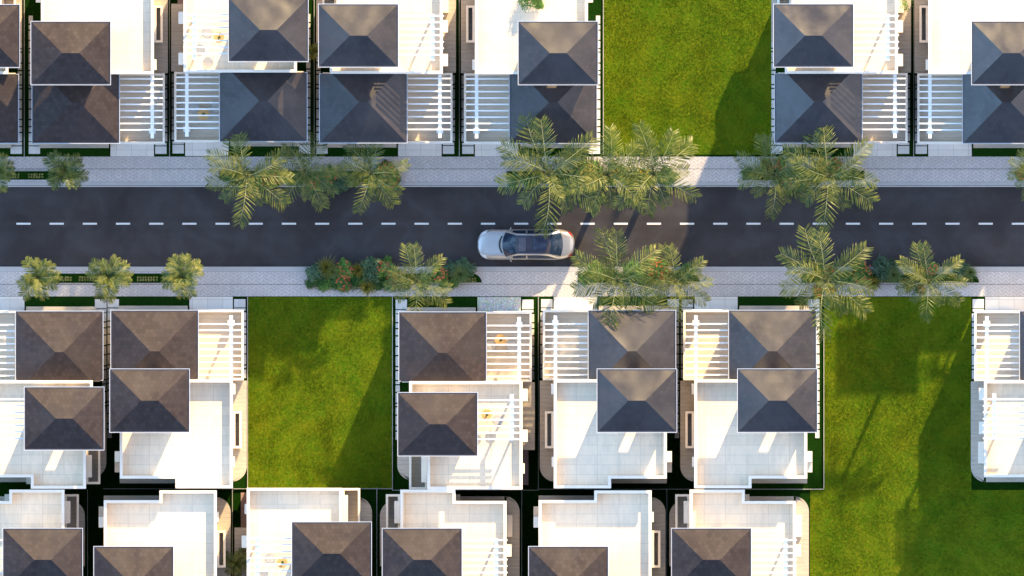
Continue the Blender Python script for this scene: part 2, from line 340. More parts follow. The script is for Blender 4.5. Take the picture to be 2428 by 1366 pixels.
def blades(name, rects, dens, h, mats, seed, label):
    rg = np.random.default_rng(seed); P = []
    for (a, b, c, d) in rects:
        x0, x1, y0, y1 = X(a), X(b), Y(d), Y(c); n = int((x1-x0)*(y1-y0)*dens)
        P.append(np.stack([rg.uniform(x0, x1, n), rg.uniform(y0, y1, n)], 1))
    P = np.concatenate(P); n = len(P)
    cl = np.sin(P[:, 0]*2.1+np.sin(P[:, 1]*1.3)*2)*np.sin(P[:, 1]*1.7+np.cos(P[:, 0]*.9)*2)
    hh = h*(.75+.35*cl)*rg.uniform(.5, 1.3, n)
    th = rg.uniform(0, 2*np.pi, n); ln = rg.uniform(.2, 1.1, n)*hh; ph = rg.uniform(0, 2*np.pi, n); w = h*.22
    V = np.zeros((n, 3, 3))
    V[:, 0, 0] = P[:, 0]-np.cos(th)*w; V[:, 0, 1] = P[:, 1]-np.sin(th)*w; V[:, 0, 2] = GR
    V[:, 1, 0] = P[:, 0]+np.cos(th)*w; V[:, 1, 1] = P[:, 1]+np.sin(th)*w; V[:, 1, 2] = GR
    V[:, 2, 0] = P[:, 0]+np.cos(ph)*ln; V[:, 2, 1] = P[:, 1]+np.sin(ph)*ln; V[:, 2, 2] = GR+hh
    me = bpy.data.meshes.new(name); me.vertices.add(n*3); me.vertices.foreach_set('co', V.reshape(-1))
    me.loops.add(n*3); me.loops.foreach_set('vertex_index', np.arange(n*3, dtype=np.int32)); me.polygons.add(n)
    me.polygons.foreach_set('loop_start', np.arange(0, n*3, 3, dtype=np.int32)); me.polygons.foreach_set('loop_total', np.full(n, 3, dtype=np.int32))
    me.materials.append(mats); me.update(calc_edges=True); o = put(bpy.data.objects.new(name, me)); tag(o, label, 'grass', None, 'stuff')
vis = [(1432, 1832, -20, 366), (589, 929, 705, 1157), (1955, 2302, 705, 1162), (1922, 2460, 1162, 1400)]
blades('grass', vis, 620, .075, M['blade'], 1, 'rough yellow green grass blades on the empty plots')

# ---------------------------------------------------------------- villas
def offset_poly(poly, d):
    n = len(poly); a = sum(poly[i][0]*poly[(i+1) % n][1]-poly[(i+1) % n][0]*poly[i][1] for i in range(n)); sg = 1 if a > 0 else -1
    out = []
    for i in range(n):
        p0, p1, p2 = Vector(poly[i-1]), Vector(poly[i]), Vector(poly[(i+1) % n])
        n1 = (p1-p0).normalized(); n2 = (p2-p1).normalized()
        out.append(tuple(p1+Vector((-n1.y, n1.x))*d*sg+Vector((-n2.y, n2.x))*d*sg))
    return out
Z1, ZP, ZU = 6.2, 6.74, 8.9
def villa(x0, s, yf, d, var, name, label, group, roofmat=0, lower=True, upv=None, furn=True):
    """x0: outer side of the lower hip roof; s: +1 terrace to the right; yf: street eave; d: +1 back is up"""
    px = lambda u: X(x0+s*u); py = lambda v: Y(yf-d*v)
    org = (px(158), py(210), 0); H = empty(name, org, label, 'house', group)
    P = lambda u, v: (px(u), py(v))
    def mk(): return MB(org)
    def B(mb, u0, u1, v0, v1, z0, z1, mi=0): mb.box(px(u0), px(u1), py(v0), py(v1), z0, z1, mi)
    def poly(l): return [P(a, b) for a, b in l]
    def done(mb, nm, mat, par=H, **k): return mb.build(nm, mat, par, **k)
    if upv is None: upv = {'T1': (139, 291), 'T3a': (190, 342), 'T3b': (180, 331)}[var]
    # deck outline
    if var == 'T1': dk = [(22, 165), (290, 165), (290, 423), (154, 423), (154, 400), (22, 400)]
    elif var == 'T3a': dk = [(25, 165), (294, 165), (294, 422), (68, 422), (68, 240), (25, 240)]
    else: dk = [(25, 165), (293, 165), (293, 395), (172, 395), (172, 422), (41, 422), (41, 240), (25, 240)]
    dp = poly(dk)
    mb = mk(); mb.prism(dp, G0-.05, Z1-.15); done(mb, 'wall', M['wall'], fix=True)
    mb = mk(); mb.prism(offset_poly(dp, .155), Z1-.15, Z1); done(mb, 'roof_deck', M['deck'], fix=True)
    mb = mk(); mb.ring(dp, offset_poly(dp, .16), Z1-.15, ZP); done(mb, 'parapet', M['wall'], fix=True, bev=.012)
    # ground-floor front block and lower hip roof
    if lower:
        mb = mk(); B(mb, 8, 202, 8, 168, G0-.05, Z1-.45); done(mb, 'front_wall', M['wall'], fix=True)
        hip(mk, H, P, (0, 209), (0, 196), 20, Z1-.35, 1.02, M['roof'][roofmat], 165.5)
        # terrace
        mb = mk(); B(mb, 203, 315, 2, 166, G0-.05, 3.05); done(mb, 'garage_wall', M['wall'], fix=True)
        mb = mk(); B(mb, 209, 311, 6, 164, 3.05, 3.12); done(mb, 'terrace_floor', M['terrace'], fix=True)
        mb = mk(); o = poly([(203, 0), (316, 0), (316, 167), (203, 167)]); mb.ring(o, offset_poly(o, .125), 3.0, 3.75); done(mb, 'terrace_wall', M['wall'], fix=True, bev=.01)
        pergola(mk, H, px, py, (210, 311), [33+15.1*i for i in range(9)], (282, 290), (13, 164), 5.35, [(286, 31)], 3.1)
        g = mk(); B(g, 225, 295, -1.2, 1.9, G0, 2.5); ga = done(g, 'garage_door', M['trim'], fix=True)
        window(mk, H, px, py, 'v', 7.2, 40, 95, 3.6, 5.2); window(mk, H, px, py, 'v', 7.2, 120, 175, 3.6, 5.2); window(mk, H, px, py, 'v', 7.2, 55, 150, .5, 2.6)
        mb = mk(); B(mb, 18, 183, -10, 7, G0-.02, .55); done(mb, 'planter_wall', M['slab'], fix=True)
        window(mk, H, px, py, 'u', 7.2, 40, 100, 3.6, 5.2)
    # upper storey
    a, b = upv
    # hollow upper room: openings in its front and rear walls let the low sun through
    mb = mk(); zt_ = ZU-.2; wl = (28, 150); op = [(31, 58), (88, 118)]
    for v0_, v1_ in ((a+8, a+15), (b-15, b-8)):
        cuts = [wl[0], op[0][0], op[0][1], op[1][0], op[1][1], wl[1]]
        for i_ in (0, 2, 4): B(mb, cuts[i_], cuts[i_+1], v0_, v1_, Z1-.3, zt_)
        for (c0, c1) in op: B(mb, c0, c1, v0_, v1_, Z1+2.25, zt_); B(mb, c0, c1, v0_, v1_, Z1-.3, Z1+.02)
    B(mb, wl[0], wl[0]+7, a+15, b-15, Z1-.3, zt_); B(mb, wl[1]-7, wl[1], a+15, b-15, Z1-.3, zt_)
    done(mb, 'upper_wall', M['wall'])
    mb = mk(); B(mb, wl[0]+7, wl[1]-7, a+15, b-15, Z1-.05, Z1+.03); done(mb, 'room_floor', M['terrace'], fix=True)
    hip(mk, H, P, (-2.5, 188), (a, b), 40, ZU-.2, .86, M['roof'][roofmat])
    window(mk, H, px, py, 'u', 151.2, a+40, a+110, 6.3, 8.4, 1)
    # side slab, balconies, window hoods
    def rslab(u0, u1, v0, v1, z0, z1, r, sides, nm, mat):
        pts = [(u0, v0), (u1, v0)]
        if 'r' in sides: pts += [(u1-r+r*math.cos(t), v1-r+r*math.sin(t)) for t in [math.pi/2*k/10 for k in range(11)]]
        else: pts += [(u1, v1)]
        if 'l' in sides: pts += [(u0+r-r*math.sin(t), v1-r+r*math.cos(t)) for t in [math.pi/2*k/10 for k in range(11)]]
        else: pts += [(u0, v1)]
        mb = mk(); mb.prism(poly(pts), z0, z1); return done(mb, nm, mat, fix=True)
    def hood(u0, u1, v0, v1, z0=3.4, z1=5.9):
        mb = mk(); B(mb, u0, u1, v0, v1, z0, z1); done(mb, 'window_hood', M['wall'], fix=True, bev=.01)
    def balcony(u0, u1, v0, v1):
        mb = mk(); o = poly([(u0, v0), (u1, v0), (u1, v1), (u0, v1)]); mb.ring(o, offset_poly(o, .125), 3.1, 4.15)
        bl = done(mb, 'balcony', M['wall'], fix=True, bev=.01)
        mb = mk(); B(mb, u0+2, u1-2, v0+2, v1-2, 3.0, 3.16); done(mb, 'balcony_floor', M['terrace'], bl, fix=True)
    if var == 'T1':
        rslab(290.2, 323, 167.5, 407, 2.75, 3.0, 36, 'r', 'side_slab', M['slab'])
        balcony(290.3, 311, 240, 328)
        hood(290.3, 296, 175, 200); hood(290.3, 295, 348, 372)
        mb = mk(); B(mb, 22, 154, 400.2, 411, 2.75, 2.95); done(mb, 'rear_slab', M['slab'], fix=True)
        hood(10, 21.8, 335, 361); hood(10, 21.8, 361.5, 385, 3.2, 3.8)
    elif var == 'T3a':
        mb = mk(); B(mb, 294.2, 323, 167.5, 328, 2.75, 3.0); done(mb, 'side_slab', M['slab'], fix=True)
        mb = mk(); B(mb, 294.2, 308, 328.3, 411, .6, .8); done(mb, 'timber_step', M['redtile'], fix=True)
        hood(294.2, 306, 183, 212); hood(294.2, 306, 280, 309); hood(294.2, 299, 360, 384)
        rslab(-3, 24.8, 240, 400, 2.75, 3.0, 36, 'l', 'side_slab', M['slab'])
        balcony(25, 67.8, 242, 421.5); hood(54, 67.6, 342, 405, 3.3, 4.6)
    else:
        rslab(293.2, 324, 167.5, 406, 2.75, 3.0, 36, 'r', 'side_slab', M['slab'])
        mb = mk(); B(mb, 172.2, 288, 395.2, 406, 2.75, 3.0); done(mb, 'rear_slab', M['slab'], fix=True)
        hood(293.2, 305, 183, 212); hood(293.2, 305, 263, 292); hood(293.2, 307, 310, 362, 3.0, 3.3); hood(172.3, 183, 395.5, 411, 3.0, 3.5)
        rslab(-7, 40.8, 240, 396, 2.75, 3.0, 36, 'l', 'side_slab', M['slab'])
        balcony(7, 40.8, 242, 411); hood(27, 40.6, 342, 395, 3.3, 4.6)
    if var != 'T1':
        pergola(mk, H, px, py, (186, 294) if var == 'T3a' else (186, 295.5), [210+15.4*i for i in range(7)], (264, 273), (196, 306), ZU-.75, [(268, 201), (268, 300)], Z1)
    return H
def hip(mk, H, P, ur, vr, ridge, z, h, mat, clip=None):
    (u0, u1), (v0, v1) = ur, vr; e = 2.6
    # soffit, gutter rim
    o = [P(u0, v0), P(u1, v0), P(u1, v1), P(u0, v1)]
    if clip: o = [P(u0, v0), P(u1, v0), P(u1, clip), P(u0, clip)]
    a0, a1, b0, b1 = u0+e, u1-e, v0+e, v1-e
    a0, a1, b0, b1 = u0+3.6, u1-3.6, v0+3.6, v1-3.6
    um, vm_ = (u0+u1)/2, (v0+v1)/2; zt = z+.16
    c = [P(a0, b0), P(a1, b0), P(a1, b1), P(a0, b1)]; r0 = P(um-ridge/2, vm_); r1 = P(um+ridge/2, vm_)
    mb = mk(); q = [(p[0], p[1], zt) for p in c]; A = (r0[0], r0[1], zt+h); Bp = (r1[0], r1[1], zt+h)
    mb.face([q[0], q[1], Bp, A]); mb.face([q[1], q[2], Bp]); mb.face([q[2], q[3], A, Bp]); mb.face([q[3], q[0], A]); mb.face([q[3], q[2], q[1], q[0]])
    ro = mb.build('roof', mat, H, fix=True)
    if clip:
        bm = bmesh.new(); bm.from_mesh(ro.data); yl = P(0, clip)[1]-mb.o.y; sgn = 1 if P(0, 1)[1] > P(0, 0)[1] else -1
        bmesh.ops.bisect_plane(bm, geom=bm.verts[:]+bm.edges[:]+bm.faces[:], plane_co=(0, yl, 0), plane_no=(0, sgn, 0), clear_outer=True)
        bm.to_mesh(ro.data); bm.free()
    for i in range(len(ro.data.polygons)): ro.data.polygons[i].use_smooth = False
    mb = mk(); mb.prism(o, z, z+.10); mb.build('soffit', M['gutter'], ro, fix=True)
    mb = mk(); mb.ring(o, offset_poly(o, .026), z+.098, z+.19); mb.build('gutter', M['rim'], ro, fix=True)
def pergola(mk, H, px, py, ur, vs, su, sv, z, posts, zb):
    mb = mk(); mb.box(px(su[0]), px(su[1]), py(sv[0]), py(sv[1]), z-.14, z)
    for (u, v) in posts: mb.box(px(u-2.5), px(u+2.5), py(v-2.5), py(v+2.5), zb, z-.14)
    if zb < 5:
        for (u, v) in posts: mb.box(px(u-8), px(u+8), py(v-7), py(v+6), zb, 3.8)
    p = mb.build('pergola', M['trim'], H, fix=True)
    for v in vs:
        mb = mk(); mb.box(px(ur[0]), px(ur[1]), py(v-1.65), py(v+1.65), z+.003, z+.10); mb.build('slat', M['trim'], p, fix=True)
def window(mk, H, px, py, ax, c, a, b, z0, z1, sg=0):
    mb = mk(); g = mk(); t, f = 1.2, 2.2
    def q(m, c0, c1, a0, a1, y0, y1):
        if ax == 'v': m.box(px(a0), px(a1), py(c0), py(c1), y0, y1)
        else: m.box(px(c0), px(c1), py(a0), py(a1), y0, y1)
    q(mb, c-t, c+t, a, b, z0, z0+.06); q(mb, c-t, c+t, a, b, z1-.06, z1); q(mb, c-t, c+t, a, a+f, z0+.06, z1-.06); q(mb, c-t, c+t, b-f, b, z0+.06, z1-.06)
    q(mb, c-t, c+t, (a+b)/2-1, (a+b)/2+1, z0+.06, z1-.06); w = mb.build('window', M['frame'], H, fix=True)
    q(g, c-.5, c+.5, a+f, (a+b)/2-1, z0+.06, z1-.06); q(g, c-.5, c+.5, (a+b)/2+1, b-f, z0+.06, z1-.06); g.build('pane', M['glass'], w, fix=True)

gA, gB, gC = 'white villas in the row above the road', 'white villas in the row just below the road', 'white villas in the bottom row'
villa(45, -1, 341, 1, 'T3b', 'villa', 'white villa cut off at the upper left corner above the road', gA, 0)
villa(75, 1, 341, 1, 'T1', 'villa', 'villa above the road, second from the left, with a plain white deck', gA, 0)
villa(729, -1, 337, 1, 'T3a', 'villa', 'villa above the road with furniture on upper deck and front terrace', gA, 1)
villa(757, 1, 340, 1, 'T3b', 'villa', 'villa above the road, left neighbour of the villa with the deck bush', gA, 1)
villa(1416, -1, 341, 1, 'T1', 'villa', 'villa above the road, left of the upper grass plot, bush on deck', gA, 1)
villa(1836, 1, 340, 1, 'T3b', 'villa', 'villa above the road, right of the upper grass plot, brightest roof slope', gA, 2)
villa(2491, -1, 341, 1, 'T1', 'villa', 'villa cut off at the upper right corner above the road', gA, 2)
villa(245, -1, 737, -1, 'T3b', 'villa', 'villa just below the road cut off at the left edge of the picture', gB, 0)
villa(262, 1, 735, -1, 'T1', 'villa', 'villa just below the road whose right side faces the left lower grass plot', gB, 0)
villa(945, 1, 739, -1, 'T3a', 'villa', 'villa just below the road with gravel in front and two sets of table and chairs', gB, 0, upv=(191, 343))
villa(1603, -1, 735, -1, 'T1', 'villa', 'villa just below the road with a palm frond hanging over its front roof', gB, 1)
villa(1936, -1, 735, -1, 'T1', 'villa', 'villa just below the road adjoining the left side of the lower right grass plot', gB, 1)
villa(2626, -1, 737, -1, 'T3b', 'villa', 'villa just below the road cut off at the right edge of the picture', gB, 1)
villa(194, -1, 1583, 1, 'T3b', 'villa', 'villa in the bottom row at the lower left corner', gC, 0)
villa(224, 1, 1586, 1, 'T1', 'villa', 'plain decked villa in the bottom row, left of the dark palm', gC, 0)
villa(879, -1, 1579, 1, 'T3a', 'villa', 'villa in the bottom row right of the dark palm, furniture on deck', gC, 0)
villa(908, 1, 1583, 1, 'T3b', 'villa', 'villa in the bottom row directly below the gravel fronted villa', gC, 0)
villa(1255, 1, 1586, 1, 'T1', 'villa', 'plain decked villa in the bottom row, left of the last one there', gC, 0)
villa(1594, 1, 1583, 1, 'T3b', 'villa', 'villa at the right end of the bottom row beside the open grass', gC, 0)

mb = MB((X(2640), Y(225), 0)); mb.box(X(2512), X(2800), Y(345), Y(100), G0-.05, 4.7); gr = empty('shade_block', (X(2640), Y(225), 0), 'unseen flat block added to shade the road corner, beyond the right edge above the road', 'shade_block')  # unseen block added to cast shade on the right end of the road
mb.build('wall', M['wall'], gr); mb = MB((X(2640), Y(225), 0)); o_ = [(X(2512), Y(345)), (X(2800), Y(345)), (X(2800), Y(100)), (X(2512), Y(100))]; mb.ring(o_, offset_poly(o_, .15), 4.7, 5.0); mb.build('parapet', M['trim'], gr, fix=True)
# front yards: x0, s, yf, d
def yard(x0, s, yf, d, edge, gravel=False):
    px = lambda u: x0+s*u; py = lambda v: yf-d*v
    def sh(nm, u0, u1, v0, v1, z, mat, lab, th=None):
        a, b = sorted((px(u0), px(u1))); c, e = sorted((py(v0), py(v1))); return sheet(nm, a, b, c, e, z, mat, lab, th)
    E = (yf-edge)*d
    sh('driveway', 187, 290, E, 1, G0+.012, M['gravel'] if gravel else M['drive'], 'gravel driveway in front of a villa' if gravel else 'pale concrete driveway in front of a villa', .03)
    sh('lawn', 22, 184, E+1, -9, G0+.02, M['lawn'], 'dark green lawn strip in front of a villa', .04)
    mb = MB((X(px(158)), Y(yf), 0))
    def pad(u0, u1, v0, v1): mb.box(X(px(u0)), X(px(u1)), Y(py(v0)), Y(py(v1)), G0-.02, G0+.03)
    pad(-7, 20, E+6, -6); pad(-7, 20, -4, 4); pad(293, 320, E+6, -6); pad(293, 320, -4, 2)
    rr = random.Random(int(x0)); v = 6.
    seq = [22, 14, 17, 25, 22, 26, 9, 24, 10, 18, 26, 8, 20, 24, 14, 22]
    for L_ in seq:
        if v+L_ > 335: break
        pad(-7, 3, v, v+L_-3.2)
        if v+L_ < 166: pad(312, 321.5, v, v+L_-3.2)
        v += L_
    o = mb.build('stepping_path', M['pad']); tag(o, 'pale stepping slabs along the sides of a villa', kind='structure')
M['gravel'] = m_gravel()
for q in [(45, -1, 341, 1, 371), (75, 1, 341, 1, 371), (729, -1, 337, 1, 370), (757, 1, 340, 1, 371), (1416, -1, 341, 1, 371), (1836, 1, 340, 1, 371), (2491, -1, 341, 1, 371),
          (245, -1, 737, -1, 703.5), (262, 1, 735, -1, 703.5), (1603, -1, 735, -1, 703.5), (1936, -1, 735, -1, 703.5), (2626, -1, 737, -1, 703.5)]: yard(*q)
yard(945, 1, 739, -1, 704.5, True)

# thin white boundary walls
bw = [(57.5, -200, 57.5, 371, 'between the two leftmost villas above the road'), (402, -200, 402, 372, 'left of the upper villa with garden furniture'), (745, -200, 745, 371, 'right of the upper villa with garden furniture'),
      (1089, -200, 1089, 371, 'between the upper pergola villa and the villa with the deck bush'), (1430.5, -200, 1430.5, 366, 'along the left side of the upper grass plot'), (2166.5, -200, 2166.5, 371, 'between the two rightmost upper villas'),
      (253, 704, 253, 735, 'between the two leftmost lower front yards'), (587, 704, 587, 1157, 'along the left side of the left lower grass plot'), (930.5, 704, 930.5, 1162, 'along the right side of the left lower grass plot'),
      (1276.5, 704, 1276.5, 1162, 'between the gravel fronted villa and its right neighbour'), (1953.5, 778, 1953.5, 1159, 'along the left side of the right lower grass plot'),
      (207.5, 1161, 207.5, 1450, 'between the two leftmost bottom villas'), (551, 1161, 551, 1450, 'beside the dark green palm'), (893.5, 1157, 893.5, 1450, 'between the third and fourth bottom villas'),
      (1237, 1161, 1237, 1450, 'between the fourth and fifth bottom villas'), (1581, 1161, 1581, 1450, 'left of the last bottom villa')]
bh = [(245, 1159, 930, 'behind the lots left of the centre'), (930, 1162.5, 1277, 'behind the gravel fronted villa'), (1278, 1160, 1953, 'behind the two villas right of the centre')]
for a, b, c, d_, l in bw:
    mb = MB((X(a), Y((b+d_)/2), G0)); mb.box(X(a)-.018, X(a)+.018, Y(b), Y(d_), G0-.02, G0+.10); tag(mb.build('boundary_wall', M['edge']), 'thin low white boundary wall '+l, 'wall', 'thin white boundary walls')
for a, b, c, l in bh:
    mb = MB((X((a+c)/2), Y(b), G0)); mb.box(X(a), X(c), Y(b)-.018, Y(b)+.018, G0-.02, G0+.10); tag(mb.build('boundary_wall', M['edge']), 'thin low white boundary wall running crosswise '+l, 'wall', 'thin white boundary walls')

# planting beds
def bed(x0, x1, y0, y1, lab, round_=None):
    pts = [(x0, y0), (x1, y0), (x1, y1), (x0, y1)]
    if round_ == 'r':
        r = (y1-y0); pts = [(x0, y0), (x1-r, y0)]+[(x1-r+r*math.sin(t), y1-r*math.cos(t)) for t in [math.pi/2*k/10 for k in range(1, 11)]]+[(x0, y1)]
    if round_ == 'rA':
        r = (y1-y0); pts = [(x0, y0), (x1, y0)]+[(x1-r+r*math.cos(t), y0+r*math.sin(t)) for t in [math.pi/2*k/10 for k in range(1, 11)]]+[(x0, y1)]
    sheet('planting_bed', x0, x1, y0, y1, G0+.016, M['lawn'], lab, .06, poly=pts)
    o = MB((X((x0+x1)/2), Y((y0+y1)/2), 0)); P2 = [(X(a), Y(b)) for a, b in pts]
    o.ring(offset_poly(P2, -.03) if round_ is None else P2, P2 if round_ is None else [(p[0]+(X((x0+x1)/2)-p[0])*.004, p[1]+(Y((y0+y1)/2)-p[1])*.08) for p in P2], G0-.02, G0+.06)
    tag(o.build('bed_edging', M['kerb'], None, fix=True), 'concrete edging of '+lab, kind='structure')
bed(-60, 196, 405, 427, 'upper planting bed at the left edge', 'rA'); bed(520, 945, 405, 427, 'long upper planting bed left of the car'); bed(1200, 1600, 405, 427, 'upper planting bed above the car', 'rA')
bed(1760, 2050, 405, 427, 'upper planting bed right of the sunny patch'); bed(2412, 2700, 405, 427, 'upper planting bed at the right edge')
bed(60, 455, 648.5, 671, 'lower planting bed at the left'); bed(735, 1143, 648.5, 671, 'lower planting bed left of the car', 'r'); bed(1370, 1660, 648.5, 671, 'lower planting bed under the two palms', 'r'); bed(1900, 2322, 648.5, 671, 'lower planting bed at the right', 'r')

# ---------------------------------------------------------------- palms
def frond_mesh(name, Lr, seed, e0=52, e1=-38, n=25, ll=.68, w=.025, side=0., droop=.28, start=.16):
    rg = random.Random(seed); mb = MB(); ns = 24; pts = [Vector((0, 0, 0))]; tan = []
    yaw = 0
    for i in range(ns):
        f = i/(ns-1); el = R(e0+(e1-e0)*f**1.1); yaw = side*f*f
        d = Vector((math.cos(el)*math.cos(yaw), math.cos(el)*math.sin(yaw), math.sin(el))); tan.append(d); pts.append(pts[-1]+d*Lr/ns)
    tan.append(tan[-1])
    def at(f):
        q = f*ns; i = min(int(q), ns-1); return pts[i].lerp(pts[i+1], q-i), tan[i]
    mb.tube(pts[::2]+[pts[-1]], [.024*(1-.85*k/(len(pts[::2]))) for k in range(len(pts[::2])+1)], 5, 1)
    for sgn in (-1, 1):
        for k in range(n):
            f = start+(1-start)*(k+rg.uniform(-.3, .3))/n; f = min(.995, max(start, f)); p, t = at(f)
            sd_ = Vector((-t.y, t.x, 0)).normalized()*sgn; up = t.cross(sd_)*(1 if sgn > 0 else -1); up = up if up.z > 0 else -up
            fo = R(68-27*f+rg.uniform(-7, 7)); L = ll*(.45+.75*math.sin(math.pi*min(1, (f-start)/(1-start)*.86+.10)))*rg.uniform(.85, 1.1)
            dr = t*math.cos(fo)+sd_*math.sin(fo)+up*(.22+rg.uniform(-.12, .12)); dr.normalize()
            wv = dr.cross(up).normalized(); wv = (wv+up*rg.uniform(-.2, .75)).normalized(); dn = Vector((0, 0, -1))*droop*L*rg.uniform(.7, 1.3)
            p1 = p+dr*L*.45+dn*.14; p2 = p+dr*L*.8+dn*.5; p3 = p+dr*L+dn
            a = wv*w
            mb.face([p-a*.45, p1-a, p1+a, p+a*.45]); mb.face([p1-a, p2-a*.75, p2+a*.75, p1+a]); mb.face([p2-a*.75, p3, p2+a*.75])
    me = bpy.data.meshes.new(name); me.from_pydata(mb.v, [], mb.f); me.materials.append(M['palm']); me.materials.append(M['rachis']); me.polygons.foreach_set('material_index', mb.m)
    return me
F = [frond_mesh('palm_frond', 2.95, 3, 48, -32, side=.15), frond_mesh('palm_frond', 3.0, 4, 38, -42, side=-.25), frond_mesh('palm_frond', 2.75, 5, 60, -25, side=.3), frond_mesh('palm_frond', 2.8, 6, 25, -55, side=-.1),
     frond_mesh('palm_frond', 1.7, 7, 78, 20, n=22, ll=.45)]
FS = [frond_mesh('palm_frond', 2.3, 13, 62, -42, n=34, ll=.72, w=.034, side=.2, start=.1), frond_mesh('palm_frond', 2.3, 14, 50, -50, n=34, ll=.72, w=.034, side=-.25, start=.1), frond_mesh('palm_frond', 2.0, 15, 74, -20, n=30, ll=.55, w=.03, side=.3, start=.1)]
def trunk_mesh(r=.13):
    mb = MB(); rows = []
    for i in range(40):
        f = i/39; rr = r*(1.35-.55*f)+(.010 if i % 2 else -.006)
        rows.append([(rr*math.cos(a), rr*math.sin(a), f) for a in [2*math.pi*k/12 for k in range(12)]])
    mb.grid(rows, 0, True); mb.face(rows[0][::-1]); mb.face(rows[-1])
    me = bpy.data.meshes.new('palm_trunk'); me.from_pydata(mb.v, [], mb.f); me.materials.append(M['trunk']); return me
TR = trunk_mesh()
def crown_mesh():
    mb = MB(); rg = random.Random(5)
    for k in range(9):
        a = k*2.4; t = math.radians(20+k*5); d = Vector((math.cos(a)*math.sin(t), math.sin(a)*math.sin(t), math.cos(t)))
        mb.tube([d*0.0, d*.25, d*.5+Vector((0, 0, .02))], [.05, .04, .015], 6)
    me = bpy.data.meshes.new('palm_heart'); me.from_pydata(mb.v, [], mb.f); me.materials.append(M['rachis']); return me
HT = crown_mesh()
# frond layout read off the photograph: compass (deg, 0 = right, 90 = up), reach relative, mesh
LAY = [(94, 1.0, 0), (114, 1.02, 1), (148, 1.0, 0), (160, .9, 2), (191, .92, 3), (267, 1.02, 1), (328, 1.08, 3), (352, .95, 0), (35, 1.02, 0), (24, .8, 2), (70, .45, 4), (200, .42, 4), (310, .45, 4), (286, .6, 2), (132, .6, 2), (225, .75, 3), (300, .75, 3)]
def palm(px_, py_, Rp, h, rot, label, group, small=False, seed=0):
    rg = random.Random(seed); root = empty('palm_tree', (X(px_), Y(py_), G0), label, 'palm tree', group)
    sc = Rp/S/2.58 if not small else Rp/S/1.85
    t = bpy.data.objects.new('trunk', TR); t.scale = (sc**.5, sc**.5, h-.05); put(t, root)
    c = bpy.data.objects.new('crown_heart', HT); c.location = (0, 0, h-.1); c.scale = (sc,)*3; put(c, root)
    lay = LAY if not small else [(i*360/11+rg.uniform(-9, 9), rg.uniform(.85, 1.05), i % 3) for i in range(11)]+[(i*72+20, .62, 2) for i in range(5)]
    for (a, r, k) in lay:
        f = bpy.data.objects.new('frond', (FS if small else F)[k]); f.location = (0, 0, h-.03); f.rotation_euler = (rg.uniform(-.25, .25), rg.uniform(-.08, .08), R(a+rot+rg.uniform(-3, 3)))
        q = sc*r*rg.uniform(.96, 1.04); f.scale = (q, q*(1 if rg.random() < .8 else -1), q); put(f, root)
    return root
gp, gs = 'large feather palms along the road', 'small bushy palms along the road'
palm(585, 418, 108, 5.7, 0, 'large palm leftmost of the upper palm trio, fronds over the road', gp, seed=1)
palm(722, 408, 88, 4.7, -28, 'middle palm of the upper palm trio left of the car', gp, seed=2)
palm(880, 412, 88, 4.9, -20, 'right palm of the upper palm trio left of the car', gp, seed=3)
palm(1300, 412, 132, 7.3, 0, 'tallest palm, its frond touching the silver car roof', gp, seed=4)
palm(1440, 415, 112, 7.2, 52, 'middle palm of the sunlit cluster above the road', gp, seed=5)
palm(1550, 412, 112, 7.0, 68, 'rightmost palm of the sunlit cluster, fronds over the upper grass plot', gp, seed=6)
palm(1836, 415, 96, 5.1, 0, 'left palm of the pair below the villa with the brightest roof', gp, seed=7)
palm(1965, 418, 118, 5.9, 0, 'right palm of the pair below the villa with the brightest roof', gp, seed=8)
palm(988, 668, 84, 5.2, 0, 'sunlit palm in the flower bed left of the car, below the road', gp, seed=9)
palm(1465, 666, 118, 6.1, 0, 'large sunlit palm right of the car, frond over a roof', gp, seed=10)
palm(1602, 668, 84, 5.2, 0, 'smaller sunlit palm right beside the large one below the road', gp, seed=11)
palm(1957, 666, 122, 5.5, 0, 'large sunlit palm at the corner of the right lower grass plot', gp, seed=12)
palm(2203, 668, 86, 5.4, 0, 'palm above the right lower grass plot beside dark shrubs', gp, seed=13)
palm(2440, 412, 56, 5.5, 0, 'palm at the right edge above the road, mostly cut off', gp, seed=14)
palm(155, 405, 50, 4.3, 10, 'small shaded palm above the road near the left edge', gs, True, 15)
palm(-12, 405, 46, 4.3, 60, 'small shaded palm cut off by the left edge above the road', gs, True, 16)
palm(90, 658, 50, 4.9, 0, 'leftmost small palm below the road', gs, True, 17)
palm(257, 656, 52, 4.9, 40, 'middle of the three small palms below the road', gs, True, 18)
palm(432, 658, 50, 4.9, 80, 'rightmost of the three small palms below the road', gs, True, 19)
palm(562, 1336, 34, 3.2, 30, 'small dark palm in the gap between two bottom villas', gs, True, 20)
palm(745, 122, 20, 3.0, 30, 'tiny palm in the narrow gap between two upper villas', gs, True, 21)

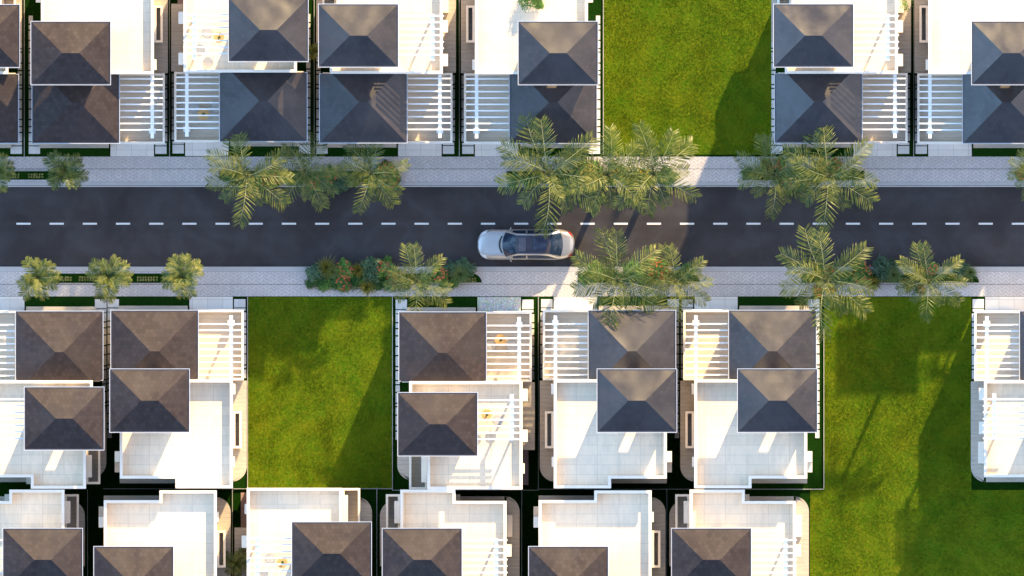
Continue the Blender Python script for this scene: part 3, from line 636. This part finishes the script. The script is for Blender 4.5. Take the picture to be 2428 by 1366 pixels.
# ---------------------------------------------------------------- shrubs and flowers
def leaf_cloud(mb, c, r, n, ls, rg, flat=.75, mi=0, aspect=.42):
    for _ in range(n):
        d = Vector((rg.gauss(0, 1), rg.gauss(0, 1), abs(rg.gauss(0, 1))*1.1-.15)).normalized(); rr = r*(.62+.42*rg.random())*(1+.18*math.sin(5*d.x+3*d.y+c[0]*9))
        p = Vector(c)+Vector((d.x*rr, d.y*rr, d.z*rr*flat))
        t = Vector((rg.gauss(0, 1), rg.gauss(0, 1), rg.gauss(.25, .7))).normalized(); u = t.cross((d+Vector((0, 0, .5))).normalized()).normalized()
        l = ls*rg.uniform(.7, 1.3); a = t*l; b = u*l*aspect
        mb.face([p-a*.5, p+b*.5, p+a*.5, p-b*.5], mi)
def shrub(px_, py_, r, h, kind, label, seed, group=None, lab_n=1):
    rg = random.Random(seed); org = (X(px_), Y(py_), G0); root = empty({'dark': 'leafy_shrub', 'flower': 'flowering_shrub', 'yflower': 'flowering_shrub', 'low': 'low_shrub', 'spike': 'spiky_plant', 'yspike': 'spiky_plant', 'bush': 'leafy_shrub'}[kind], org, label, 'plant' if 'spike' in kind else 'shrub', group)
    R_ = r*1.12/S; mb = MB()
    if 'spike' in kind:
        n = 75 if kind == 'spike' else 40
        for i in range(n):
            a = i*2.39996; el = R(12+70*(i/n)); L = R_*rg.uniform(.85, 1.25)/max(.45, math.cos(el)**.5); w = .011+.006*R_
            if kind == 'yspike': w *= 1.8; L *= 1.25
            d = Vector((math.cos(a)*math.cos(el), math.sin(a)*math.cos(el), math.sin(el))); s_ = Vector((-math.sin(a), math.cos(a), 0))*w
            p0 = Vector((0, 0, h*.45)); p1 = p0+d*L*.55; p2 = p0+d*L-Vector((0, 0, .12*L))
            mb.face([p0-s_*.6, p1-s_, p1+s_, p0+s_*.6]); mb.face([p1-s_, p2, p1+s_])
        mb.build('foliage', M['yspike' if kind == 'yspike' else 'spike'], root)
        t = MB(); t.tube([(0, 0, -.05), (0, 0, h*.47)], .04); t.build('stem', M['trunk'], root); return
    mat = {'dark': 'dleaf', 'flower': 'gleaf', 'yflower': 'gleaf', 'low': 'hleaf', 'bush': 'gleaf'}[kind]
    n = int(620*R_*R_/.16*(1 if kind != 'low' else 1.2))+120; ls = {'dark': .14, 'flower': .15, 'yflower': .14, 'low': .09, 'bush': .11}[kind]
    for k in range(5):
        a = rg.uniform(0, 6.28); q = R_*.42*(k > 0)
        leaf_cloud(mb, (math.cos(a)*q, math.sin(a)*q, h*.45), R_*(.72 if k else .85), n//5, ls, rg, h/R_*.62)
    if 'flower' in kind:
        for i in range(int(14+34*R_)):
            a = rg.uniform(0, 6.28); q = R_*math.sqrt(rg.random())*.95; z = h*.45+h*.55*math.sqrt(max(0, 1-(q/R_/1.1)**2))
            c = Vector((math.cos(a)*q, math.sin(a)*q, z+.03))
            for k in range(5):
                b = k*1.257+a; d = Vector((math.cos(b), math.sin(b), rg.uniform(-.2, .4))); s_ = Vector((-math.sin(b), math.cos(b), 0)); l = .055*rg.uniform(.7, 1.2)
                mb.face([c, c+d*l*.6+s_*l*.35, c+d*l, c+d*l*.6-s_*l*.35], 1)
    mb.build('foliage', [M[mat], M['red' if kind == 'flower' else 'yel']], root)
    st = MB()
    for k in range(4):
        a = k*1.6; st.tube([(0, 0, -.04), (math.cos(a)*R_*.25, math.sin(a)*R_*.25, h*.5)], [.02, .008], 5)
    st.build('stem', M['trunk'], root)
bedn = {'a': 'in the lower bed left of the car', 'b': 'in the upper bed of the palm trio', 'c': 'in the upper bed of the sunlit palm cluster', 'd': 'in the upper bed below the brightest roof', 'e': 'in the lower bed right of the car', 'f': 'in the lower bed at the right end of the road', 'g': 'in the bed at the upper right edge'}
PL = [
 # bed left of car, below road
 (752, 648, 22, .75, 'dark', 'blue green shrub at the left tip of the lower bed left of the car'),
 (775, 634, 24, .9, 'yspike', 'spiky plant with upright yellow leaves at the left of the flower bed'),
 (788, 645, 19, .9, 'spike', 'green spiky plant between the yellow one and the first red flowers'),
 (817, 640, 21, .8, 'flower', 'left round shrub with red flowers in the lower bed'),
 (814, 672, 17, .5, 'flower', 'low red flowering shrub hanging over the pavement at the lower bed'),
 (850, 640, 17, .8, 'yspike', 'small yellow green spiky plant between red flowers and dark shrub'),
 (880, 640, 25, .95, 'dark', 'dark blue green shrub in the middle of the lower bed left of the car'),
 (912, 640, 20, .85, 'flower', 'red flowering shrub directly left of the lower bed palm'),
 (920, 622, 12, .7, 'bush', 'light green sprig on the road side of the lower bed'),
 (938, 660, 17, .6, 'flower', 'low red flowering shrub under the lower bed palm left side'),
 (870, 682, 20, .5, 'yspike', 'yellow spiky plant leaning over the pavement from the lower bed'),
 (738, 670, 13, .45, 'low', 'small round green shrub at the left end of the lower bed'),
 (762, 670, 15, .45, 'low', 'second small green shrub along the pavement side of the lower bed'),
 (788, 674, 13, .4, 'low', 'low green shrub left of the hanging red flowers'),
 (842, 672, 14, .4, 'low', 'low green shrub right of the hanging red flowers'),
 (895, 672, 15, .4, 'low', 'low green shrub below the dark shrub in the lower bed'),
 (922, 674, 13, .4, 'low', 'low green shrub right under the lower bed palm'),
 (1045, 652, 18, .7, 'flower', 'red flowering shrub right of the lower bed palm'),
 (1070, 638, 15, .7, 'dark', 'dark shrub left of the big spiky plant near the car'),
 (1105, 636, 21, .75, 'dark', 'dark shrub behind the big spiky plant near the car'),
 (1092, 650, 30, .9, 'spike', 'big green spiky plant just left of the car, below the road'),
 # upper trio bed
 (560, 430, 20, .6, 'low', 'low shrub under the leftmost palm of the trio'),
 (612, 430, 20, .7, 'flower', 'red flowering shrub between the left and middle trio palms, left one'),
 (650, 424, 19, .7, 'flower', 'red flowering shrub between the left and middle trio palms, right one'),
 (690, 428, 18, .7, 'spike', 'spiky plant left under the middle palm of the trio'),
 (745, 432, 18, .65, 'flower', 'red flowering shrub under the middle palm of the trio'),
 (783, 415, 18, .7, 'flower', 'dark red flowering shrub between the middle and right trio palms'),
 (810, 432, 22, .8, 'dark', 'dark blue green shrub between the middle and right trio palms'),
 (772, 436, 15, .7, 'dark', 'small dark shrub right under the middle trio palm'),
 (915, 402, 18, .7, 'flower', 'red flowering shrub above the right palm of the trio'),
 (925, 428, 20, .7, 'flower', 'red flowering shrub at the right end of the trio bed'),
 (845, 425, 17, .6, 'yspike', 'yellow spiky plant left under the right trio palm'),
 # upper sunlit cluster
 (1260, 425, 20, .7, 'low', 'low shrub left under the tallest palm'),
 (1330, 435, 24, .8, 'low', 'low shrub right under the tallest palm'),
 (1385, 398, 20, .8, 'yflower', 'yellow flowering shrub left of the middle sunlit palm'),
 (1405, 402, 20, .8, 'yflower', 'yellow orange flowering shrub directly left of the middle sunlit palm'),
 (1462, 404, 16, .75, 'yflower', 'yellow flowering shrub right of the middle sunlit palm'),
 (1500, 420, 22, .8, 'spike', 'spiky plant between the middle and right sunlit palms'),
 (1370, 432, 22, .7, 'dark', 'dark shrub between the tallest palm and the middle sunlit palm'),
 (1525, 412, 16, .8, 'yflower', 'yellow flowering shrub directly left of the rightmost sunlit palm'),
 (1578, 415, 18, .6, 'low', 'low shrub at the right end of the sunlit bed'),
 # upper right bed
 (1820, 392, 15, .7, 'flower', 'red flowering shrub above left of the upper right palm pair'),
 (1848, 388, 15, .7, 'flower', 'red flowering shrub above the left palm of the upper right pair'),
 (1861, 442, 18, .9, 'flower', 'bright red flowering shrub leaning over the road edge'),
 (1900, 430, 24, .7, 'low', 'low green shrub between the two upper right palms'),
 (1955, 390, 16, .7, 'flower', 'red flowering shrub above the right palm of the upper right pair, left one'),
 (1983, 388, 15, .7, 'flower', 'red flowering shrub above the right palm of the upper right pair, right one'),
 (1935, 428, 20, .7, 'spike', 'spiky plant under the right palm of the upper right pair'),
 (2425, 410, 16, .6, 'flower', 'red flowering shrub at the upper right edge'),
 # lower bed right of car
 (1420, 645, 24, .7, 'bush', 'green shrub left under the large palm right of the car'),
 (1505, 638, 24, .8, 'bush', 'sunlit green shrub between the two palms right of the car, left one'),
 (1555, 635, 22, .8, 'flower', 'sunlit red flowering shrub between the two palms right of the car'),
 (1575, 650, 18, .7, 'flower', 'red flowering shrub left of the smaller palm right of the car'),
 (1630, 645, 19, .7, 'low', 'low shrub right of the smaller palm right of the car'),
 (1530, 660, 18, .5, 'low', 'low shrub on the pavement side between the two palms right of the car'),
 # lower right bed
 (1945, 640, 15, .8, 'yflower', 'yellow flowering shrub above the large palm in the lower right bed'),
 (1965, 642, 16, .8, 'flower', 'red flowering shrub above the large palm in the lower right bed'),
 (1940, 690, 12, .5, 'flower', 'red flowering shrub left below the large palm on the right'),
 (1970, 686, 10, .5, 'flower', 'small red flowering shrub right below the large palm on the right'),
 (2045, 645, 24, .8, 'flower', 'red flowering shrub left of the dark shrub in the lower right bed'),
 (2095, 638, 26, .95, 'dark', 'large dark blue green shrub in the lower right bed'),
 (2120, 652, 27, .9, 'spike', 'green spiky plant right of the large dark shrub in the lower right bed'),
 (2070, 672, 20, .45, 'yspike', 'yellow brown spiky plant on the pavement edge of the lower right bed'),
 (2155, 678, 18, .45, 'yspike', 'yellow brown spiky plant below left of the right palm in the lower right bed'),
 (2190, 642, 15, .8, 'flower', 'red flowering shrub above left of the right palm in the lower right bed'),
 (2213, 638, 13, .8, 'flower', 'red flowering shrub above right of the right palm in the lower right bed'),
 (2184, 686, 11, .5, 'flower', 'small red flowering shrub below the right palm in the lower right bed'),
 (2275, 640, 18, .7, 'dark', 'small dark shrub near the rounded end of the lower right bed'),
 (2300, 646, 21, .7, 'spike', 'spiky plant at the rounded end of the lower right bed'),
 # others
 (1255, -6, 26, 1.1, 'bush', 'green bush standing on the white deck at the top edge'),
 (1278, 8, 12, .7, 'bush', 'small green bush beside the bigger one on the white deck'),
 (2138, 12, 22, 3.6, 'bush', 'tall green bush beside the upper right villa'),
]
fill = random.Random(77)
ORD = 'first second third fourth fifth sixth seventh eighth ninth tenth eleventh twelfth thirteenth fourteenth fifteenth sixteenth seventeenth eighteenth nineteenth twentieth'.split()
for (fx0, fx1, yy, nm) in ((752, 960, 668, 'lower bed left of the car'), (1010, 1080, 662, 'lower bed right under its palm'), (540, 940, 424, 'upper trio bed'), (1215, 1590, 424, 'sunlit upper bed'), (1775, 2040, 412, 'upper right bed'), (1395, 1640, 654, 'bed right of the car'), (1915, 2050, 656, 'lower right bed')):
    for kk, fx in enumerate(range(fx0, fx1, 23)):
        PL.append((fx+fill.uniform(-4, 4), yy+fill.uniform(-7, 7), fill.uniform(12, 17), fill.uniform(.35, .6), fill.choice(['low', 'low', 'bush']), 'small green filler shrub, '+ORD[kk]+' from the left in the '+nm))
for i, (a, b, r, h, k, l) in enumerate(PL):
    shrub(a, b, r, h, k, l, 100+i, {'flower': 'flowering shrubs in the roadside beds', 'dark': 'dark shrubs in the roadside beds', 'spike': 'spiky plants in the roadside beds', 'yspike': 'yellow spiky plants in the roadside beds', 'low': 'low green shrubs in the roadside beds', 'bush': 'leafy green shrubs'}.get(k))
for o in bpy.data.objects:
    if o.name.startswith('leafy_shrub') and 'deck' in o['label']: o.location.z = Z1
# pale clipped border tufts
def border(px_, py_, w, label, seed):
    rg = random.Random(seed); mb = MB(); n = int(w/6.5)
    for i in range(n):
        for j in range(2):
            cx = (i-(n-1)/2)*6.4/S+rg.uniform(-.01, .01); cy = (j-.5)*6/S
            for k in range(26):
                a = rg.uniform(0, 6.28); el = rg.uniform(.25, 1.3); L = rg.uniform(.05, .10); d = Vector((math.cos(a)*math.cos(el), math.sin(a)*math.cos(el), math.sin(el)))
                s_ = Vector((-math.sin(a), math.cos(a), 0))*.022; c = Vector((cx, cy, .05)); mb.face([c-s_, c+d*L*.6-s_, c+d*L, c+d*L*.6+s_, c+s_])
    o = mb.build('border_plants', M['tuft']); o.location = (X(px_), Y(py_), G0+(.02 if seed % 2 else .02)); tag(o, label, 'plant', 'pale clipped border plants in the beds')
BD = [(155, 661, 38, 'between the first and second small palms, left one'), (208, 661, 46, 'between the first and second small palms, right one'), (349, 661, 54, 'midway between the second and third small palms'), (398, 661, 26, 'left of the third small palm'), (300, 661, 20, 'right of the second small palm'),
      (37, 417, 24, 'at the left edge above the road'), (84, 417, 44, 'left of the shaded small palm above the road'), (800, 664, 70, 'under the left red flowers of the lower bed'), (845, 664, 30, 'right of the left red flowers of the lower bed'), (898, 664, 52, 'under the dark shrub of the lower bed'),
      (1108, 664, 46, 'near the rounded end of the lower bed left of the car'), (2085, 664, 48, 'below the large dark shrub of the lower right bed'), (2150, 664, 40, 'right of the spiky plant of the lower right bed'), (2292, 664, 38, 'near the rounded end of the lower right bed')]
for i, (a, b, w, l) in enumerate(BD): border(a, b, w, 'pale clipped border plants '+l, i)
blades('grass', [(22*s_+75+0, 0, 0, 0) for s_ in []] or [(97, 258, 352, 371), (62, 220, 705, 724), (285, 446, 705, 723), (970, 1130, 706, 728), (1420, 1580, 705, 723), (1753, 1912, 705, 723), (520, 945, 405, 427), (60, 455, 649, 671), (1900, 2300, 649, 671)], 520, .055, M['lawnblade'], 4, 'short dark green blades of the front lawns and beds')

# ---------------------------------------------------------------- garden furniture
def table(px_, py_, r, z, label, rot=0):
    root = empty('garden_table', (X(px_), Y(py_), z), label, 'table', 'round wooden garden tables'); r = r/S
    mb = MB(); mb.disc((0, 0), r, .70, .735, 28); mb.build('tabletop', M['woodtop'], root, bev=.008)
    for k in range(3):
        a = rot+k*2.094; mb = MB(); mb.tube([(math.cos(a)*r*.55, math.sin(a)*r*.55, .70), (math.cos(a)*r*.8, math.sin(a)*r*.8, 0)], .016); mb.build('leg', M['woodtop'], root)
    p = empty('potted_plant', (X(px_)+.02, Y(py_)+.01, z+.735), 'potted plant on '+label.replace('round ', ''), 'plant', 'potted plants on the garden tables')
    mb = MB(); mb.disc((0, 0), .045, 0, .09, 12); mb.build('pot', M['pot'], p)
    mb = MB(); rg = random.Random(int(px_)); leaf_cloud(mb, (0, 0, .14), .09, 60, .07, rg); mb.build('foliage', M['hleaf'], p)
def chair(px_, py_, z, face, label):
    root = empty('wire_chair', (X(px_), Y(py_), z), label, 'chair', 'pale wire garden chairs'); root.rotation_euler = (0, 0, R(face)); root.scale = (1.12,)*3
    mb = MB(); pts = [(.27*math.cos(a)*(1 if math.sin(a) < .2 else 1), .25*math.sin(a)) for a in [2*math.pi*k/24 for k in range(24)]]; mb.prism(pts, .42, .47); mb.build('cushion', M['cushion'], root, bev=.015)
    mb = MB()
    arc = [R(t) for t in range(100, 261, 16)]
    for a in arc: mb.tube([(.25*math.cos(a), .25*math.sin(a), .43), (.32*math.cos(a), .31*math.sin(a), .62), (.37*math.cos(a)-.03, .34*math.sin(a), .80)], .005, 4)
    mb.tube([(.37*math.cos(a)-.03, .34*math.sin(a), .80) for a in arc], .010, 6); mb.tube([(.27*math.cos(a), .27*math.sin(a), .43) for a in [2*math.pi*k/20 for k in range(21)]], .009, 6)
    mb.build('backrest', M['wire'], root)
    for a in (45, 135, 225, 315):
        a = R(a); mb = MB(); mb.tube([(.2*math.cos(a), .2*math.sin(a), .43), (.28*math.cos(a), .28*math.sin(a), 0)], .009, 6); mb.build('leg', M['wire'], root)
table(519, 89, 13, Z1, 'round table on the deck of the upper villa with furniture'); chair(491, 78, Z1, -15, 'wire chair left of the round table on the upper villa deck')
table(482, 271, 14, 3.12, 'round table under the front pergola of the upper villa'); chair(461, 255, 3.12, -40, 'wire chair left of the table under the upper villa front pergola'); chair(511, 255, 3.12, 220, 'wire chair right of the table under the upper villa front pergola')
table(1187, 806, 14, 3.12, 'round table under the front pergola of the gravel fronted villa'); chair(1163, 821, 3.12, 40, 'wire chair left of the table under the gravel fronted villa pergola'); chair(1214, 821, 3.12, 140, 'wire chair right of the table under the gravel fronted villa pergola')
table(1154, 983, 13, Z1, 'round table on the rear deck of the gravel fronted villa'); chair(1181, 996, Z1, 150, 'wire chair on the rear deck of the gravel fronted villa')
table(669, 1334, 13, Z1, 'round table on the deck of the bottom row villa beside the dark palm'); chair(641, 1324, Z1, -15, 'wire chair on the deck of the bottom row villa beside the dark palm')

# ---------------------------------------------------------------- car
def car():
    cx, cy = 1247.3, 579.8
    def q(zx): return (zx-1189)/9.34/S        # zoomed-photo x to metres, nose at -x
    def w(zy): return zy/9.34/S
    root = empty('parked_car', (X(cx), Y(cy), .0), 'silver sedan with dark glass roof driving left on the road', 'car')
    paint = NT('silver_paint'); paint.fin((.34, .335, .34), .28, None, .5, .5); paint.b.inputs['Coat Weight'].default_value = .6; paint.b.inputs['Coat Roughness'].default_value = .06
    paint = paint.m
    gl = plain('car_glass', (.008, .020, .045), .05, .1, 1, .35); rg_ = plain('dark_roof_glass', (.035, .035, .05), .14, .15, 2, .5); lamp = plain('clear_lamp', (.62, .65, .70), .12, .15, 20, .8)
    red = plain('red_lamp', (.25, .02, .015), .2, .1, 5, .6); blk = plain('black_plastic', (.02, .02, .02), .5); rub = plain('tyre_rubber', (.02, .02, .02), .8); alloy = plain('alloy', (.5, .5, .52), .3, .05, 3, .6, .8)
    xs = [110, 118, 132, 170, 230, 330, 450, 800, 1300, 1800, 2000, 2130, 2200, 2240, 2262, 2268]
    hw = [70, 115, 160, 232, 282, 325, 342, 336, 334, 345, 326, 290, 250, 190, 110, 70]
    zt = [.48, .56, .62, .68, .72, .77, .81, .93, .96, .99, 1.02, 1.00, .96, .88, .78, .60]
    def ip(x, ys): return float(np.interp(x, xs, ys))
    def sm(x, ys): return sum(ip(x+dx, ys) for dx in (-30, -15, 0, 15, 30))/5 if 150 < x < 2220 else ip(x, ys)
    ctrl = [(0, 1), (.35, .992), (.62, .965), (.84, .89), (.955, .74), (1., .56), (1., .42), (.97, .22), (.90, 0)]
    def sec(x, t, off=0):
        n = len(ctrl)-1; f = t*n; i = min(int(f), n-1); u = f-i
        P_ = [Vector(ctrl[max(0, min(n, i+k))]) for k in (-1, 0, 1, 2)]
        c = .5*((2*P_[1])+(-P_[0]+P_[2])*u+(2*P_[0]-5*P_[1]+4*P_[2]-P_[3])*u*u+(-P_[0]+3*P_[1]-3*P_[2]+P_[3])*u**3)
        H = w(sm(x, hw)); Z = sm(x, zt); return H*c.x+off*max(.0, min(1, c.x))*1.0, .2+(Z-.2)*c.y+off*c.y
    def patch(name, mat, x0, x1, t0, t1, nx, nt, off, par, both=True, xf=None, sides=(1, -1)):
        obs = []
        for sg in sides:
            mb = MB(); rows = []
            for i in range(nx+1):
                x = x0+(x1-x0)*i/nx; row = []
                for j in range(nt+1):
                    t = t0+(t1-t0)*j/nt; xx = x+(xf(t) if xf else 0); y, z = sec(xx, t, off); row.append((q(xx), sg*y, z))
                rows.append(row)
            mb.grid(rows); obs.append(mb.build(name, mat, par, smooth=True))
        return obs
    mb = MB(); rows = []
    xsam = [110, 113, 118, 125, 135, 150, 170, 195]+list(range(230, 2150, 40))+[2150, 2175, 2200, 2220, 2240, 2252, 2262, 2268]
    for x in xsam:
        r = [sec(x, k/24) for k in range(25)]
        rows.append([(q(x), y, z) for y, z in r]+[(q(x), -y, z) for y, z in r[::-1]])
    mb.grid(rows, 0, True); mb.face(rows[0]); mb.face(rows[-1]); body = mb.build('body', paint, root, smooth=True)
    # greenhouse curves (zoomed x, half width, z)
    inner = [(735, 268, .95), (850, 236, 1.17), (985, 206, 1.355), (1180, 203, 1.42), (1400, 203, 1.43), (1560, 205, 1.40), (1700, 208, 1.33), (1830, 235, 1.17), (1955, 258, 1.02)]
    outer = [(790, 305, .93), (890, 268, 1.12), (1010, 242, 1.30), (1180, 238, 1.365), (1400, 238, 1.375), (1540, 242, 1.34), (1670, 250, 1.25), (1790, 285, 1.10), (1900, 312, .99)]
    belt = [(815, 306, .925), (900, 312, .93), (1010, 314, .935), (1180, 314, .94), (1400, 314, .945), (1540, 315, .95), (1650, 316, .96), (1760, 317, .97), (1850, 318, .98)]
    V3 = lambda p, sg=1, dz=0: (q(p[0]), sg*w(p[1]), p[2]+dz)
    for sg in (1, -1):
        mb = MB(); mid = [((a[0]+b[0])/2, (a[1]+b[1])/2+4, (a[2]+b[2])/2+.025) for a, b in zip(inner, outer)]
        mb.grid([[V3(p, sg) for p in inner], [V3(p, sg) for p in mid], [V3(p, sg) for p in outer]]); mb.build('roof_rail', paint, body, smooth=True)
        mb = MB(); mb.grid([[V3(p, sg) for p in outer[1:]], [V3(((a[0]+b[0])/2, (a[1]+b[1])/2+7, (a[2]+b[2])/2), sg) for a, b in zip(outer[1:], belt[1:])], [V3(p, sg) for p in belt[1:]]]); mb.build('side_window', gl, body, smooth=True)
        mb = MB(); mb.grid([[V3((1190, 246, 1.36), sg), V3((1215, 246, 1.362), sg)], [V3((1185, 292, 1.17), sg), V3((1222, 292, 1.172), sg)], [V3((1178, 322, .95), sg), V3((1228, 322, .95), sg)]]); mb.build('door_pillar', paint, body)
        mb = MB(); mb.grid([[V3(p, sg) for p in belt], [V3((p[0], 326, .90), sg) for p in belt]]); mb.build('belt_trim', paint, body, smooth=True)
        mb = MB(); c = Vector((q(838), sg*w(352), .98)); rws = []
        for i in range(9):
            f = i/8; rr = max(.004, math.sin(math.pi*f)); rws.append([c+Vector((.045*rr*math.cos(a)+.03*(f-.5)*1.6+.03, sg*(f-.5)*.19, .065*rr*math.sin(a))) for a in [2*math.pi*k/10 for k in range(10)]])
        mb.grid(rws, 0, True); mb.tube([(q(800), sg*w(305), .93), (q(830), sg*w(335), .96)], .018); mb.build('door_mirror', paint, root, smooth=True)
        patch('headlight', lamp, 185, 330, .33, .56, 10, 8, .012, root, sides=(sg,), xf=lambda t: (t-.45)*240)
        patch('tail_light', red, 2128, 2212, .34, .60, 8, 8, .012, root, sides=(sg,), xf=lambda t: -(t-.45)*190)
        mb = MB(); mb.tube([V3((175+(x-175), 150+(x-175)*.245, sec(x, .42)[1]+.015), sg) for x in range(185, 700, 40)], .006, 4); mb.build('hood_seam', blk, body)
    def cap(c, n=14, bow=0, zb=.02):
        (x0, h0, z0), (x1, h1, z1) = c
    def sheet2(name, mat, e0, e1, b0, b1, crown, par, n=14):
        """glass between two bowed edges: e=(x,halfwidth,z at the side), b = x bow at centre"""
        mb = MB(); rows = []
        for i in range(9):
            f = i/8; row = []
            for j in range(n+1):
                s_ = -1+2*j/n; x = e0[0]+(e1[0]-e0[0])*f+(b0+(b1-b0)*f)*(1-s_*s_); h_ = e0[1]+(e1[1]-e0[1])*f; z = e0[2]+(e1[2]-e0[2])*f+crown*(1-s_*s_)+.035*math.sin(math.pi*f)*(1 if abs(e1[2]-e0[2]) > .1 else .4)
                row.append((q(x), s_*w(h_), z))
            rows.append(row)
        mb.grid(rows); return mb.build(name, mat, par, smooth=True)
    sheet2('windscreen', gl, (735, 268, .95), (985, 206, 1.355), -75, -38, .035, body)
    sheet2('rear_window', gl, (1700, 208, 1.33), (1955, 258, 1.03), 42, 50, .03, body)
    # roof glass following the inner rail
    mb = MB(); rows = []
    for f in range(0, 17):
        x = 985+(1700-985)*f/16; z = float(np.interp(x, [p[0] for p in inner], [p[2] for p in inner])); h_ = float(np.interp(x, [p[0] for p in inner], [p[1] for p in inner])); bow = -38+(80)*f/16
        rows.append([(q(x+bow*(1-s_*s_)), s_*w(h_), z+.035*(1-s_*s_)) for s_ in [-1+2*j/14 for j in range(15)]])
    mb.grid(rows); mb.build('glass_roof', rg_, body, smooth=True)
    mb = MB(); rows = []
    for f in range(6):
        x = 1338+300*f/5; rows.append([(q(x), w(145)*s_, 1.472-.035*(abs(s_)*.714)**2-.00012*max(0, x-1450)+.006) for s_ in [-1+2*j/8 for j in range(9)]])
    mb.grid(rows); sr = mb.build('sunroof', plain('sunroof_glass', (.008, .012, .035), .08, .1, 1, .9), body, smooth=True)
    mb = MB()
    for k in range(7): mb.tube([(q(1342), w(-120+40*k), 1.481), (q(1634), w(-120+40*k), 1.458)], .0025, 4)
    for k in range(4): mb.tube([(q(1380+70*k), w(-140), 1.462), (q(1380+70*k), 0, 1.485-.006*k), (q(1380+70*k), w(140), 1.462)], .0025, 4)
    mb.build('sunroof_grid', plain('grid_lines', (.12, .14, .25), .5), sr)
    mb = MB()
    for k in range(13): mb.tube([(q(1030), w(-135+22.5*k), 1.462-.02*(abs(-135+22.5*k)/203)**2), (q(1185), w(-135+22.5*k), 1.468-.02*(abs(-135+22.5*k)/203)**2)], .006, 4)
    mb.build('roof_reflection', plain('pale_reflection', (.25, .26, .36), .5), body)  # pale strips modelled for a reflection on the front roof glass
    # cowl vent, grille, bumpers
    mb = MB(); rows = []
    for i in range(2):
        rows.append([(q(582+i*34+62*(s_*s_)), s_*w(190), .905+.018*(1-s_*s_)-.01*(s_*s_)) for s_ in [-1+2*j/14 for j in range(15)]])
    mb.grid(rows); mb.build('cowl_vent', blk, body, smooth=True)
    mb = MB(); mb.grid([[(q(140+24*(s_*s_)+i*20), s_*w(135), .615+.045*i) for s_ in [-1+2*j/10 for j in range(11)]] for i in range(2)]); mb.build('grille', blk, root)
    mb = MB(); mb.grid([[(q(2235-36*(s_*s_)+i*12), s_*w(170), .86-.05*i) for s_ in [-1+2*j/10 for j in range(11)]] for i in range(2)]); mb.build('boot_seam', blk, body)
    for (xw, sg) in ((520, 1), (520, -1), (1880, 1), (1880, -1)):
        mb = MB(); n = 24
        prof = [(.20, -.10), (.30, -.105), (.335, -.06), (.335, .06), (.30, .105), (.20, .10)]
        mb.grid([[(r_*math.cos(a), yy, .335+r_*math.sin(a)) for a in [2*math.pi*k/n for k in range(n)]] for r_, yy in prof], 0, True)
        wh = MB(); yy = sg*.095
        wh.grid([[(r_*math.cos(a), y2, .335+r_*math.sin(a)) for a in [2*math.pi*k/n for k in range(n)]] for r_, y2 in ((.205, yy*.4), (.2, yy), (.04, yy*.8))], 0, True)
        e = bpy.data.objects.new('wheel', None); e.location = (q(xw), sg*.715, 0); put(e, root)
        mb.build('tyre', rub, e, smooth=True); wh.build('rim', alloy, e)
car()
